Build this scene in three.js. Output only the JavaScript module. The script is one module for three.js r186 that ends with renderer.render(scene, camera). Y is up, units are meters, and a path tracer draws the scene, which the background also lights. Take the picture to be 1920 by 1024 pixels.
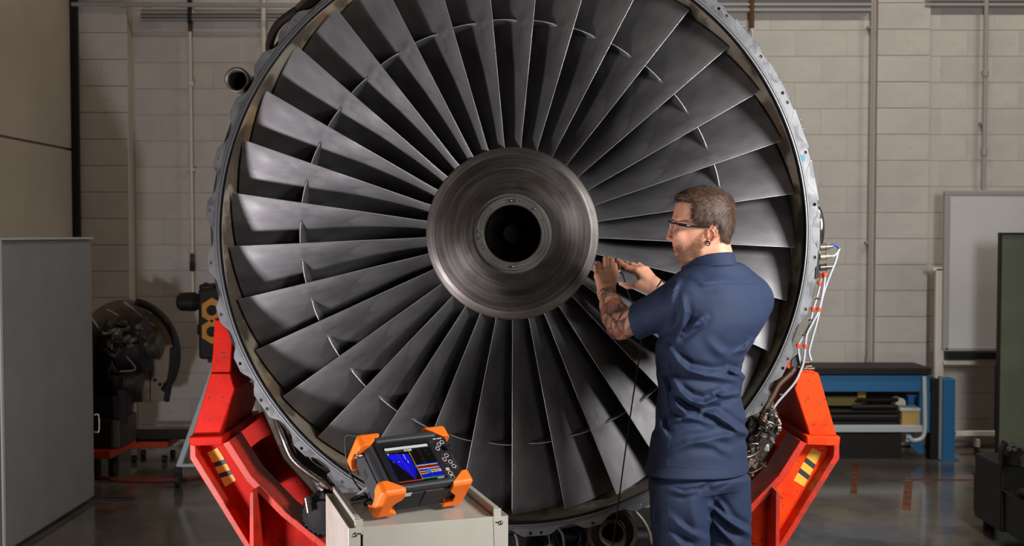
import * as THREE from 'three';
import { RoundedBoxGeometry } from 'three/addons/geometries/RoundedBoxGeometry.js';
import { ConvexGeometry } from 'three/addons/geometries/ConvexGeometry.js';
import { mergeGeometries, toCreasedNormals } from 'three/addons/utils/BufferGeometryUtils.js';
import { RectAreaLightUniformsLib } from 'three/addons/lights/RectAreaLightUniformsLib.js';

// ---------------------------------------------------------------- camera, light, exposure
const scene = new THREE.Scene();
scene.background = new THREE.Color(0, 0, 0);                 // a closed hangar: no sky
const FOCAL = 2090, EYE = new THREE.Vector3(0, 1.64, 4.2), PITCH = Math.atan(72 / FOCAL);
const camera = new THREE.PerspectiveCamera(2 * Math.atan(512 / FOCAL) * 180 / Math.PI, 1920 / 1024, 0.05, 60);
camera.position.copy(EYE); camera.rotation.x = -PITCH;
camera.focus = 4.05; camera.userData.fStop = 3.6; camera.setFocalLength && (camera.filmGauge = 35);
const renderer = new THREE.WebGLRenderer({ antialias: true });
renderer.toneMapping = THREE.LinearToneMapping; renderer.toneMappingExposure = 1.0;
renderer.shadowMap.enabled = true;
RectAreaLightUniformsLib.init();
const LIGHTS = {
  low:   { at: [-1.95, 0.22, 1.4], to: [-0.6, 1.75, -0.1], size: [0.3, 0.3], color: 0xf8f2f6, power: 225 },
  right: { at: [2.15, 2.15, 1.65], to: [0.7, 1.2, -0.1], size: [0.6, 0.6], color: 0xfffdfb, power: 98 },
  front: { at: [1.45, 1.45, 3.6], to: [0.25, 1.1, 0.0], size: [0.8, 0.8], color: 0xfffaf6, power: 7.5 },  // added fill lamp, lifts the man, the cart and the lower blades
  bays:  { color: 0xffecd8, power: 19 },
};

// ---------------------------------------------------------------- helpers
const V = (x, y, z) => new THREE.Vector3(x, y, z), R = (d) => d * Math.PI / 180;
// a pixel of the photograph taken at the depth plane z
function at(px, py, z) {
  const dx = (px - 960) / FOCAL, dy = -(py - 512) / FOCAL, c = Math.cos(PITCH), s = Math.sin(PITCH);
  const y = dy * c - s, w = -dy * s - c, t = (z - EYE.z) / w;
  return V(EYE.x + dx * t, EYE.y + y * t, z);
}
function toPixel(p) { const c = Math.cos(PITCH), s = Math.sin(PITCH), y = p.y - EYE.y, z = p.z - EYE.z; const yc = y * c - z * s, zc = y * s + z * c; return [960 + FOCAL * (p.x - EYE.x) / -zc, 512 - FOCAL * yc / -zc]; }
function rng(a) { return () => { a |= 0; a = a + 0x6D2B79F5 | 0; let t = Math.imul(a ^ a >>> 15, 1 | a); t = t + Math.imul(t ^ t >>> 7, 61 | t) ^ t; return ((t ^ t >>> 14) >>> 0) / 4294967296; }; }
const taken = {};
function numbered(name) { const n = taken[name] = (taken[name] ?? -1) + 1; return n ? name + '_' + String(n).padStart(3, '0') : name; }
function tag(o, label, category, group) { o.userData.label = label; o.userData.category = category; if (group) o.userData.group = group; return o; }
function part(name, geo, mat, parent, label) {
  const m = new THREE.Mesh(geo, mat); m.name = name; m.castShadow = m.receiveShadow = true; parent.add(m);
  if (label) m.userData.label = label; return m;
}
function thing(name, label, category, pos = V(0, 0, 0), turn = 0, group) {
  const o = new THREE.Group(); o.name = numbered(name); o.position.copy(pos); o.rotation.y = turn; scene.add(o); return tag(o, label, category, group);
}
function solid(name, geo, mat, label, category, group) { return tag(part(numbered(name), geo, mat, scene), label, category, group); }
function struct(name, geo, mat) { const m = part(name, geo, mat, scene); m.userData.kind = 'structure'; return m; }
// uv in metres by the side a triangle faces
function metric(geo, scale = 1) {
  const g = geo.index ? geo.toNonIndexed() : geo, p = g.attributes.position, uv = new Float32Array(p.count * 2), a = V(), b = V(), c = V(), n = V();
  for (let i = 0; i < p.count; i += 3) {
    a.fromBufferAttribute(p, i); b.fromBufferAttribute(p, i + 1); c.fromBufferAttribute(p, i + 2);
    n.copy(b).sub(a).cross(c.clone().sub(a)); const x = Math.abs(n.x), y = Math.abs(n.y), z = Math.abs(n.z);
    [a, b, c].forEach((q, k) => { const [u, v] = y >= x && y >= z ? [q.x, q.z] : x >= z ? [q.z, q.y] : [q.x, q.y]; uv[(i + k) * 2] = u * scale; uv[(i + k) * 2 + 1] = v * scale; });
  }
  g.setAttribute('uv', new THREE.BufferAttribute(uv, 2)); return g;
}
const bare = (g) => { const h = g.index ? g.toNonIndexed() : g; for (const k of Object.keys(h.attributes)) if (!['position', 'normal', 'uv'].includes(k)) h.deleteAttribute(k); if (!h.attributes.uv) h.setAttribute('uv', new THREE.BufferAttribute(new Float32Array(h.attributes.position.count * 2), 2)); h.morphAttributes = {}; return h; };
const join = (list) => mergeGeometries(list.map(bare));
function box(w, h, d, x = 0, y = 0, z = 0, r = 0.003) { return metric(new RoundedBoxGeometry(w, h, d, 1, Math.min(r, w / 2.1, h / 2.1, d / 2.1)).translate(x, y, z)); }
// a bar of rectangular section from a to b
function bar(a, b, w, d, r = 0.003, up = V(0, 0, 1)) {
  const dir = b.clone().sub(a), len = dir.length(); dir.normalize();
  const x = up.clone().cross(dir); if (x.lengthSq() < 1e-6) x.set(1, 0, 0).cross(dir); x.normalize(); const z = x.clone().cross(dir).normalize();
  const g = box(w, len, d, 0, 0, 0, r); g.applyMatrix4(new THREE.Matrix4().makeBasis(x, dir, z).setPosition(a.clone().add(b).multiplyScalar(0.5))); return g;
}
function rod(a, b, r, r2 = r, seg = 14, open = false) {
  const dir = b.clone().sub(a), g = new THREE.CylinderGeometry(r2, r, dir.length(), seg, 1, open);
  g.applyQuaternion(new THREE.Quaternion().setFromUnitVectors(V(0, 1, 0), dir.clone().normalize())); const m = a.clone().add(b).multiplyScalar(0.5); return g.translate(m.x, m.y, m.z);
}
function tube(pts, r, n = 40, seg = 10, tension = 0.5) { return new THREE.TubeGeometry(new THREE.CatmullRomCurve3(pts, false, 'catmullrom', tension), n, r, seg, false); }
function capsTube(pts, r, n, seg) { const c = new THREE.CatmullRomCurve3(pts); return join([new THREE.TubeGeometry(c, n, r, seg), new THREE.SphereGeometry(r, seg, 6).translate(...pts[0].toArray()), new THREE.SphereGeometry(r, seg, 6).translate(...pts[pts.length - 1].toArray())]); }
function lathe(prof, seg = 96, axis = 'z') { const g = new THREE.LatheGeometry(prof.map(([r, y]) => new THREE.Vector2(r, y)), seg); if (axis === 'z') g.rotateX(Math.PI / 2); if (axis === 'x') g.rotateZ(-Math.PI / 2); return g; }
// a lathe whose profile keeps its corners
function turned(prof, seg = 96, axis = 'z') { const out = []; for (let i = 0; i + 1 < prof.length; i++) out.push(lathe([prof[i], prof[i + 1]], seg, axis)); return join(out); }
function plate(pts, depth, bevel = 0.002, holes = []) {
  const s = new THREE.Shape(pts.map(([x, y]) => new THREE.Vector2(x, y)));
  for (const [x, y, r] of holes) { const h = new THREE.Path(); h.absarc(x, y, r, 0, 2 * Math.PI, true); s.holes.push(h); }
  return new THREE.ExtrudeGeometry(s, { depth: depth - 2 * bevel, bevelEnabled: bevel > 0, bevelThickness: bevel, bevelSize: bevel, bevelOffset: -bevel, bevelSegments: 1, curveSegments: 10, steps: 1 }).translate(0, 0, bevel);
}
// plate drawn in photograph pixels on the plane z (its front face)
function pxPlate(px, z, depth, bevel = 0.002, holes = []) {
  const w = (p) => { const q = at(p[0], p[1], z); return [q.x, q.y]; };
  return metric(plate(px.map(w), depth, bevel, holes.map((h) => [...w(h), h[2]])).translate(0, 0, z - depth));
}

// ---------------------------------------------------------------- noise and textures
const lerp = (a, b, t) => a + (b - a) * t, clamp = (x, a = 0, b = 1) => x < a ? a : x > b ? b : x, smooth = (a, b, x) => { const t = clamp((x - a) / (b - a)); return t * t * (3 - 2 * t); };
function hash(x, y, s) { let h = Math.imul(x, 374761393) + Math.imul(y, 668265263) + Math.imul(s, 2147483647 - 91) | 0; h = Math.imul(h ^ h >>> 13, 1274126177); return ((h ^ h >>> 16) >>> 0) / 4294967296; }
function vnoise(x, y, px, py, s) { const ix = Math.floor(x), iy = Math.floor(y), fx = x - ix, fy = y - iy, u = fx * fx * (3 - 2 * fx), v = fy * fy * (3 - 2 * fy), m = (a, p) => ((a % p) + p) % p; const a = hash(m(ix, px), m(iy, py), s), b = hash(m(ix + 1, px), m(iy, py), s), c = hash(m(ix, px), m(iy + 1, py), s), d = hash(m(ix + 1, px), m(iy + 1, py), s); return lerp(lerp(a, b, u), lerp(c, d, u), v); }
// tileable noise over the unit square
function fbm(u, v, fu, fv, s, oct = 4) { let a = 0.5, t = 0, n = 0; for (let i = 0; i < oct; i++) { t += a * vnoise(u * fu, v * fv, fu, fv, s + i); n += a; a *= 0.5; fu *= 2; fv *= 2; } return t / n; }
function texture(size, fn, srgb, repeat = [1, 1]) {
  const d = new Uint8Array(size * size * 4);
  for (let y = 0; y < size; y++) for (let x = 0; x < size; x++) { const c = fn((x + 0.5) / size, (y + 0.5) / size), i = (y * size + x) * 4; const r = typeof c === 'number' ? [c, c, c] : c; d[i] = clamp(r[0]) * 255; d[i + 1] = clamp(r[1]) * 255; d[i + 2] = clamp(r[2]) * 255; d[i + 3] = 255; }
  const t = new THREE.DataTexture(d, size, size); t.wrapS = t.wrapT = THREE.RepeatWrapping; t.magFilter = THREE.LinearFilter; t.minFilter = THREE.LinearMipmapLinearFilter; t.generateMipmaps = true; if (srgb) t.colorSpace = THREE.SRGBColorSpace; t.repeat.set(...repeat); t.needsUpdate = true; return t;
}
const rep = (t, a, b = a) => { const c = t.clone(); c.repeat.set(a, b); c.needsUpdate = true; return c; };
const std = (o) => new THREE.MeshStandardMaterial(o), phys = (o) => new THREE.MeshPhysicalMaterial(o);
const hex = (h) => { const c = new THREE.Color(h).convertLinearToSRGB(); return [c.r, c.g, c.b]; };
const mixc = (a, b, t) => [lerp(a[0], b[0], t), lerp(a[1], b[1], t), lerp(a[2], b[2], t)];
const canvasTexture = (w, h, draw) => { const c = document.createElement('canvas'); c.width = w; c.height = h; draw(c.getContext('2d'), w, h); const t = new THREE.CanvasTexture(c); t.colorSpace = THREE.SRGBColorSpace; return t; };

// ---------------------------------------------------------------- fields
// distance fields joined smoothly and meshed by surface nets
const smin = (a, b, k) => { const h = Math.max(k - Math.abs(a - b), 0) / k; return Math.min(a, b) - h * h * k * 0.25; }, smax = (a, b, k) => -smin(-a, -b, k);
function cone(a, b, ra, rb) { const dx = b.x - a.x, dy = b.y - a.y, dz = b.z - a.z, L = dx * dx + dy * dy + dz * dz; return (x, y, z) => { const px = x - a.x, py = y - a.y, pz = z - a.z, t = clamp((px * dx + py * dy + pz * dz) / L); return Math.hypot(px - dx * t, py - dy * t, pz - dz * t) - (ra + (rb - ra) * t); }; }
function ell(c, rx, ry, rz) { const m = Math.min(rx, ry, rz); return (x, y, z) => { const a = (x - c.x) / rx, b = (y - c.y) / ry, d = (z - c.z) / rz, k = Math.sqrt(a * a + b * b + d * d), g = Math.hypot(a / rx, b / ry, d / rz); return g < 1e-6 ? -m : k * (k - 1) / g; }; }
function surfaceNets(f, lo, hi, h) {
  const nx = Math.ceil((hi.x - lo.x) / h) + 1, ny = Math.ceil((hi.y - lo.y) / h) + 1, nz = Math.ceil((hi.z - lo.z) / h) + 1, S = new Float32Array(nx * ny * nz), at3 = (i, j, k) => (k * ny + j) * nx + i;
  for (let k = 0; k < nz; k++) for (let j = 0; j < ny; j++) for (let i = 0; i < nx; i++) S[at3(i, j, k)] = f(lo.x + i * h, lo.y + j * h, lo.z + k * h);
  const id = new Int32Array(nx * ny * nz).fill(-1), pos = [], idx = [];
  for (let k = 0; k < nz - 1; k++) for (let j = 0; j < ny - 1; j++) for (let i = 0; i < nx - 1; i++) {
    let m = 0, n = 0, sx = 0, sy = 0, sz = 0; const c = [];
    for (let q = 0; q < 8; q++) { const v = S[at3(i + (q & 1), j + (q >> 1 & 1), k + (q >> 2))]; c.push(v); if (v < 0) m++; }
    if (m === 0 || m === 8) continue;
    for (let q = 0; q < 8; q++) for (const b of [1, 2, 4]) { if (q & b) continue; const p = q | b; if ((c[q] < 0) === (c[p] < 0)) continue; const t = c[q] / (c[q] - c[p]); sx += (q & 1) + (b === 1 ? t : 0); sy += (q >> 1 & 1) + (b === 2 ? t : 0); sz += (q >> 2) + (b === 4 ? t : 0); n++; }
    id[at3(i, j, k)] = pos.length / 3; pos.push(lo.x + (i + sx / n) * h, lo.y + (j + sy / n) * h, lo.z + (k + sz / n) * h);
  }
  for (let k = 1; k < nz - 1; k++) for (let j = 1; j < ny - 1; j++) for (let i = 1; i < nx - 1; i++) {
    const a = S[at3(i, j, k)] < 0;
    for (let d = 0; d < 3; d++) {
      const b = S[at3(i + (d === 0), j + (d === 1), k + (d === 2))] < 0; if (a === b) continue;
      const [u, v] = d === 0 ? [[0, 1, 0], [0, 0, 1]] : d === 1 ? [[0, 0, 1], [1, 0, 0]] : [[1, 0, 0], [0, 1, 0]];
      const A = id[at3(i, j, k)], Bq = id[at3(i - u[0], j - u[1], k - u[2])], C = id[at3(i - u[0] - v[0], j - u[1] - v[1], k - u[2] - v[2])], Dq = id[at3(i - v[0], j - v[1], k - v[2])];
      if (A < 0 || Bq < 0 || C < 0 || Dq < 0) continue; if (a) idx.push(A, Bq, C, A, C, Dq); else idx.push(A, C, Bq, A, Dq, C);
    }
  }
  const nor = new Float32Array(pos.length), e = h * 0.5;
  for (let i = 0; i < pos.length; i += 3) { const [x, y, z] = [pos[i], pos[i + 1], pos[i + 2]]; const gx = f(x + e, y, z) - f(x - e, y, z), gy = f(x, y + e, z) - f(x, y - e, z), gz = f(x, y, z + e) - f(x, y, z - e), l = Math.hypot(gx, gy, gz) || 1; nor[i] = gx / l; nor[i + 1] = gy / l; nor[i + 2] = gz / l; }
  const g = new THREE.BufferGeometry(); g.setAttribute('position', new THREE.Float32BufferAttribute(pos, 3)); g.setAttribute('normal', new THREE.BufferAttribute(nor, 3)); g.setIndex(idx);
  const uv = new Float32Array(pos.length / 3 * 2); for (let i = 0; i < pos.length / 3; i++) { uv[2 * i] = pos[3 * i] + 0.6 * pos[3 * i + 2]; uv[2 * i + 1] = pos[3 * i + 1]; } g.setAttribute('uv', new THREE.BufferAttribute(uv, 2)); return g;
}

const T = {
  mottle: texture(512, (u, v) => { const n = fbm(u, v, 5, 5, 3, 6), s = fbm(u, v, 3, 60, 9, 3); return 0.62 + 0.5 * (n - 0.5) + 0.22 * (s - 0.5); }),
  rough: texture(512, (u, v) => { const n = fbm(u, v, 8, 8, 21, 6), s = fbm(u, v, 4, 90, 5, 2); return clamp(0.72 + 0.5 * (n - 0.5) + 0.25 * (s - 0.5)); }),
  grain: texture(512, (u, v) => fbm(u, v, 64, 64, 31, 4)),
  soft: texture(512, (u, v) => fbm(u, v, 6, 6, 41, 5)),
};
function paintMap(base, worn) { return texture(1024, (u, v) => { const n = fbm(u, v, 6, 6, 71, 5), chip = smooth(0.77, 0.79, fbm(u, v, 70, 70, 101, 3)), rub = smooth(0.62, 0.74, fbm(u, v, 7, 7, 131, 6)); return mixc(mixc([base[0] + 0.14 * (n - 0.5), base[1] + 0.05 * (n - 0.5), base[2]], worn, 0.5 * rub), [0.20, 0.17, 0.16], 0.85 * chip); }, true); }
const M = {
  blade: std({ color: 0xacaaad, metalness: 0.85, roughness: 0.70, map: rep(texture(512, (u, v) => { const n = fbm(u, v, 4, 4, 3, 6), s = fbm(u, v, 2, 40, 9, 3), k = smooth(0.68, 0.78, fbm(u, v, 9, 9, 77, 5)); return 0.64 + 0.30 * (n - 0.5) + 0.04 * (s - 0.5) - 0.05 * k; }, true), 1.4, 2.6), roughnessMap: rep(texture(512, (u, v) => clamp(0.84 + 0.4 * (fbm(u, v, 5, 5, 27, 6) - 0.5))), 1.6, 3) }),
  hub: std({ color: 0xa3a1a0, metalness: 0.9, roughness: 0.64, map: texture(512, (u, v) => { const n = fbm(u, v, 6, 3, 14, 5), s = fbm(u, v, 8, 70, 19, 3), r = smooth(0.62, 0.75, fbm(u, v, 7, 4, 61, 5)); return mixc([0.62, 0.60, 0.59].map((c) => c + 0.4 * (n - 0.5) + 0.28 * (s - 0.5)), [0.45, 0.39, 0.34], 0.35 * r); }, true), roughnessMap: rep(T.rough, 3, 1) }),
  ring: std({ color: 0x6f6c68, metalness: 0.8, roughness: 0.5, map: rep(T.soft, 2) }),
  flange: std({ color: 0x7c7d80, metalness: 0.62, roughness: 0.5, map: rep(texture(512, (u, v) => { const n = fbm(u, v, 8, 8, 53, 6), k = smooth(0.56, 0.68, fbm(u, v, 14, 14, 83, 5)); return 0.86 + 0.3 * (n - 0.5) - 0.13 * k; }, true), 2.2), bumpMap: rep(T.grain, 3), bumpScale: 0.00015 }),
  lip: std({ color: 0x9fa1a4, metalness: 0.85, roughness: 0.45, map: rep(T.mottle, 5) }),
  groove: std({ color: 0x1c1b1b, metalness: 0.2, roughness: 0.8 }),
  liner: std({ color: 0xfffaf0, metalness: 0.1, roughness: 0.78, map: texture(1024, (u, v) => { const n = fbm(u, v, 40, 3, 5, 6), k = smooth(0.46, 0.6, fbm(u, v, 60, 4, 15, 5)), w = smooth(0.55, 0.72, fbm(u, v, 26, 2, 45, 5)); return mixc(mixc([0.50, 0.48, 0.44], [0.27, 0.24, 0.20], k), [0.44, 0.33, 0.20], 0.7 * w).map((c) => c + 0.25 * (n - 0.5)); }, true), bumpMap: rep(T.grain, 8, 1), bumpScale: 0.0008 }),
  casing: std({ color: 0x4a4a4a, metalness: 0.6, roughness: 0.55, map: rep(T.mottle, 3) }),
  darkmetal: std({ color: 0x17171a, metalness: 0.5, roughness: 0.55, map: rep(T.mottle, 4) }),
  vane: std({ color: 0x77787a, metalness: 0.6, roughness: 0.5 }),
  steel: std({ color: 0xaea8a2, metalness: 0.95, roughness: 0.3, map: rep(T.mottle, 3), roughnessMap: rep(T.rough, 3) }),
  brownsteel: std({ color: 0x8a7566, metalness: 0.8, roughness: 0.45, map: rep(T.mottle, 6) }),
  darkpipe: std({ color: 0x4d4038, metalness: 0.5, roughness: 0.6, map: rep(T.mottle, 6) }),
  fitting: std({ color: 0x8f8a80, metalness: 0.7, roughness: 0.48, map: rep(T.mottle, 8) }),
  conduit: std({ color: 0xaeb3ba, metalness: 0.25, roughness: 0.5, bumpMap: rep(T.grain, 40), bumpScale: 0.0004 }),
  orangeclamp: std({ color: 0xe0431b, roughness: 0.55 }),
  redpaint: phys({ color: 0xffffff, roughness: 0.6, specularIntensity: 0.25, map: rep(paintMap([0.70, 0.085, 0.02], [0.54, 0.07, 0.03]), 1.6), bumpMap: rep(texture(512, (u, v) => fbm(u, v, 26, 26, 101, 4)), 1.6), bumpScale: 0.0006 }),
  rightpaint: phys({ color: 0xffffff, roughness: 0.6, specularIntensity: 0.3, map: rep(paintMap([0.93, 0.25, 0.05], [0.76, 0.17, 0.05]), 1.6), bumpMap: rep(texture(512, (u, v) => fbm(u, v, 26, 26, 101, 4)), 1.6), bumpScale: 0.0006 }),  // right half of the stand: brighter and more orange than the left
  rededge: std({ color: 0xffffff, roughness: 0.5, map: rep(texture(512, (u, v) => { const c = smooth(0.5, 0.68, fbm(u, v, 70, 70, 151, 4)), k = smooth(0.45, 0.7, fbm(u, v, 6, 6, 157, 4)); return mixc(mixc([0.78, 0.135, 0.04], [0.50, 0.17, 0.12], 0.6 * k), [0.36, 0.26, 0.23], 0.5 * c); }, true), 2.2) }),
  hazard: std({ color: 0xffffff, roughness: 0.55, map: null }),
};
// ---------------------------------------------------------------- the hangar
const ROOM = { x0: -3.32, x1: 8.5, z0: -4.42, z1: 9.5, h: 6 };
M.floor = phys({ color: 0xffffff, roughness: 0.22, clearcoat: 0.5, clearcoatRoughness: 0.12, map: rep(texture(1024, (u, v) => { const n = fbm(u, v, 4, 4, 201, 7), k = smooth(0.5, 0.7, fbm(u, v, 9, 9, 211, 6)), f = fbm(u, v, 90, 90, 221, 2); return mixc([0.40, 0.375, 0.345], [0.32, 0.30, 0.275], k).map((c) => c + 0.22 * (n - 0.5) + 0.06 * (f - 0.5)); }, true), 0.35), roughnessMap: rep(T.rough, 0.5) });
M.block = [0, 1, 2].map((k) => std({ color: [0xd4d0c9, 0xd2cec7, 0xd6d2cb][k], roughness: 0.62, map: rep(texture(256, (u, v) => { const n = fbm(u, v, 4, 4, 301 + k, 6), p = smooth(0.72, 0.8, fbm(u, v, 22, 22, 311 + k, 3)); return 0.93 + 0.1 * (n - 0.5) - 0.025 * p; }, true), 1.2), bumpMap: rep(T.grain, 2.5), bumpScale: 0.0012 }));
M.joint = std({ color: 0xc4bcb0, roughness: 0.8, map: rep(T.soft, 1) });
M.joint.map = null;
M.panel = std({ color: 0xcdc3b5, roughness: 0.6, map: rep(texture(256, (u, v) => 0.93 + 0.12 * (fbm(u, v, 4, 4, 331, 6) - 0.5), true), 0.6), bumpMap: rep(T.grain, 2), bumpScale: 0.0006 });
M.black = std({ color: 0x121110, roughness: 0.7 });
M.ceiling = std({ color: 0x6d6963, roughness: 0.8 });
M.trimgrey = std({ color: 0xa3a19f, roughness: 0.5, metalness: 0.1 });
M.whitepaint = std({ color: 0xd9d2c6, roughness: 0.5 });
M.rust = std({ color: 0x6f4a2a, roughness: 0.8, map: rep(T.mottle, 6) });

struct('floor', metric(new THREE.BoxGeometry(13, 0.2, 15).translate(2.6, -0.1, 2.4)), M.floor);
struct('ceiling', metric(new THREE.BoxGeometry(12.6, 0.2, 14.6).translate(2.6, ROOM.h + 0.1, 2.5)), M.ceiling);
const wallBack = struct('wall_back', metric(new THREE.BoxGeometry(12.6, ROOM.h, 0.2).translate(2.6, ROOM.h / 2, ROOM.z0 - 0.106)), M.joint);
struct('wall_right', metric(new THREE.BoxGeometry(0.2, ROOM.h, 14.4).translate(ROOM.x1 + 0.1, ROOM.h / 2, 2.5)), M.panel);
struct('wall_front', metric(new THREE.BoxGeometry(12.6, ROOM.h, 0.2).translate(2.6, ROOM.h / 2, ROOM.z1 + 0.1)), M.panel);
const wallLeft = struct('wall_left', metric(new THREE.BoxGeometry(0.2, ROOM.h, 14.4).translate(ROOM.x0 - 0.14, ROOM.h / 2, 2.5)), M.joint);
part('panel', box(0.04, 2.272, 13.0, ROOM.x0 - 0.02, 1.136, 2.18, 0.004), M.panel, wallLeft);
part('panel', box(0.04, 2.6, 13.0, ROOM.x0 - 0.02, 3.588, 2.18, 0.004), M.panel, wallLeft);
struct('trim_1', box(0.05, 4.2, 0.10, ROOM.x0 + 0.028, 2.1, -4.27), M.black);        // dark door channel in the corner
// concrete blocks, each a piece: proud of the recessed joints
{
  const r = rng(11), far = [], shapes = {};
  const shape = (w, h) => shapes[w.toFixed(3) + h.toFixed(3)] ??= metric(new RoundedBoxGeometry(w - 0.0002, h - 0.0036, 0.03, 1, 0.0018));
  function field(x0, x1, zf, off, shift, run) {          // blocks between x0 and x1, faces at zf
    for (let k = -1; k < 18; k++) {
      const y0 = Math.max(0, off + 0.2 * k), y1 = Math.min(3.62, off + 0.2 * (k + 1)); if (y1 - y0 < 0.03) continue;
      let x = x0; const first = shift + (k & 1 ? run / 2 : 0); let e = first + run * Math.ceil((x0 - first + 0.02) / run);
      while (x < x1 - 0.01) {
        const xe = Math.min(x1, e), c = V((x + xe) / 2, (y0 + y1) / 2, zf), [px, py] = toPixel(c);
        const hidden = Math.hypot(px - 962, py - 437) < 500 || px < -60 || px > 1985 || py < -50 || py > 880;
        const put = c.clone().add(V(0, 0, -0.015 + (r() - 0.5) * 0.0012));
        if (hidden) far.push(shape(xe - x, y1 - y0).clone().translate(put.x, put.y, put.z));
        else part('block', shape(xe - x, y1 - y0), M.block[Math.floor(r() * 3)], wallBack).position.copy(put);
        x = xe; e += run;
      }
    }
  }
  const z = ROOM.z0;
  field(ROOM.x0, -2.905, z + 0.16, -0.038, -3.1, 0.4);   // pilaster at the left
  field(-2.905, -0.6, z, -0.038, -2.30, 0.4);
  field(-0.6, 2.775, z, 0.009, -0.02, 0.4);
  field(2.795, 3.195, z + 0.05, 0.009, 2.795, 0.8);      // shallow pilaster at the right
  field(3.195, 5.2, z, 0.009, 3.3, 0.4);
  const stuff = part('block_courses', join(far), M.block[0], wallBack); stuff.userData.kind = 'stuff';
  // cores of the two pilasters
  part('pilaster', box(0.40, 5.9, 0.14, (ROOM.x0 - 2.915) / 2, 2.96, z + 0.055), M.panel, wallBack);
  part('pilaster', box(0.39, 5.9, 0.04, 2.995, 2.96, z), M.panel, wallBack);
}
// ceiling lamps, outside the frame: long bays of tubes
const bayGlow = std({ color: 0xffffff, emissive: new THREE.Color(LIGHTS.bays.color), emissiveIntensity: 2.0 });
[[-1.2, -2.2, 0.24, 'back left'], [1.9, -2.2, 1.75, 'back middle'], [5.0, -2.2, 2.4, 'back right'], [-1.2, 4.2, 0.2, 'front left'], [2.2, 4.2, 0.25, 'front middle'], [5.4, 4.2, 0.3, 'front right']].forEach(([x, z, k, w], i) => {
  const t = thing('ceiling_lamp', 'long white ceiling lamp over the ' + w + ' of the hangar floor', 'ceiling lamp', V(x, 5.2, z), 0, 'ceiling lamps of the hangar');
  part('housing', box(1.5, 0.10, 0.34, 0, 0.06, 0, 0.01), M.trimgrey, t); part('diffuser', box(1.44, 0.02, 0.28, 0, 0.0, 0, 0.004), bayGlow, t);
  for (const s of [-0.6, 0.6]) part('hanger', rod(V(s, 0.1, 0), V(s, 0.8, 0), 0.006), M.trimgrey, t);
  const l = new THREE.RectAreaLight(x < 0 ? 0xffd6ae : 0xfff3e6, LIGHTS.bays.power * k, 1.44, 0.28); l.position.set(x, 5.18, z); l.lookAt(x, 0, z); scene.add(l);
});
// two studio softboxes and an added front fill, outside the frame; their light shapes everything on the engine
function softbox(cfg, label) {
  const p = V(...cfg.at), to = V(...cfg.to), t = thing('softbox', label, 'studio lamp', V(p.x, 0, p.z));
  const dir = to.clone().sub(p).normalize(), q = new THREE.Quaternion().setFromRotationMatrix(new THREE.Matrix4().lookAt(p, to, V(0, 1, 0)));
  const head = new THREE.Group(); head.name = 'lamp_head'; head.position.set(0, p.y, 0); head.quaternion.copy(q); t.add(head);
  const [w, h] = cfg.size, body = new THREE.CylinderGeometry(Math.SQRT1_2, 0.16, 0.3, 4, 1, true).rotateY(Math.PI / 4).scale(w, 1, h).rotateX(-Math.PI / 2).translate(0, 0, 0.175);
  part('shell', body, M.black, head); part('diffuser', new THREE.BoxGeometry(w, h, 0.006).translate(0, 0, 0.02), std({ color: 0xffffff, emissive: new THREE.Color(cfg.color), emissiveIntensity: 3 }), head);
  part('flash_head', rod(V(0, 0, 0.3), V(0, 0, 0.55), 0.06), M.black, head);
  const b = p.clone().addScaledVector(dir, -0.42);
  part('stand_pole', rod(V(b.x - p.x, 0.02, b.z - p.z), V(b.x - p.x, b.y, b.z - p.z), 0.014), M.black, t);
  for (let k = 0; k < 3; k++) part('leg', rod(V(b.x - p.x, Math.min(0.35, b.y * 0.6), b.z - p.z), V(b.x - p.x + 0.35 * Math.cos(k * 2.1), 0.012, b.z - p.z + 0.35 * Math.sin(k * 2.1)), 0.01), M.black, t);
  const l = new THREE.RectAreaLight(cfg.color, cfg.power, w, h); l.position.copy(p).addScaledVector(dir, 0.004); l.lookAt(to); scene.add(l);
}
softbox(LIGHTS.low, 'square studio softbox low on the floor left of the camera');
softbox(LIGHTS.front, 'added large square fill softbox on a stand just right of the camera');
softbox(LIGHTS.right, 'upright studio softbox on a stand right of the camera');
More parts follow.
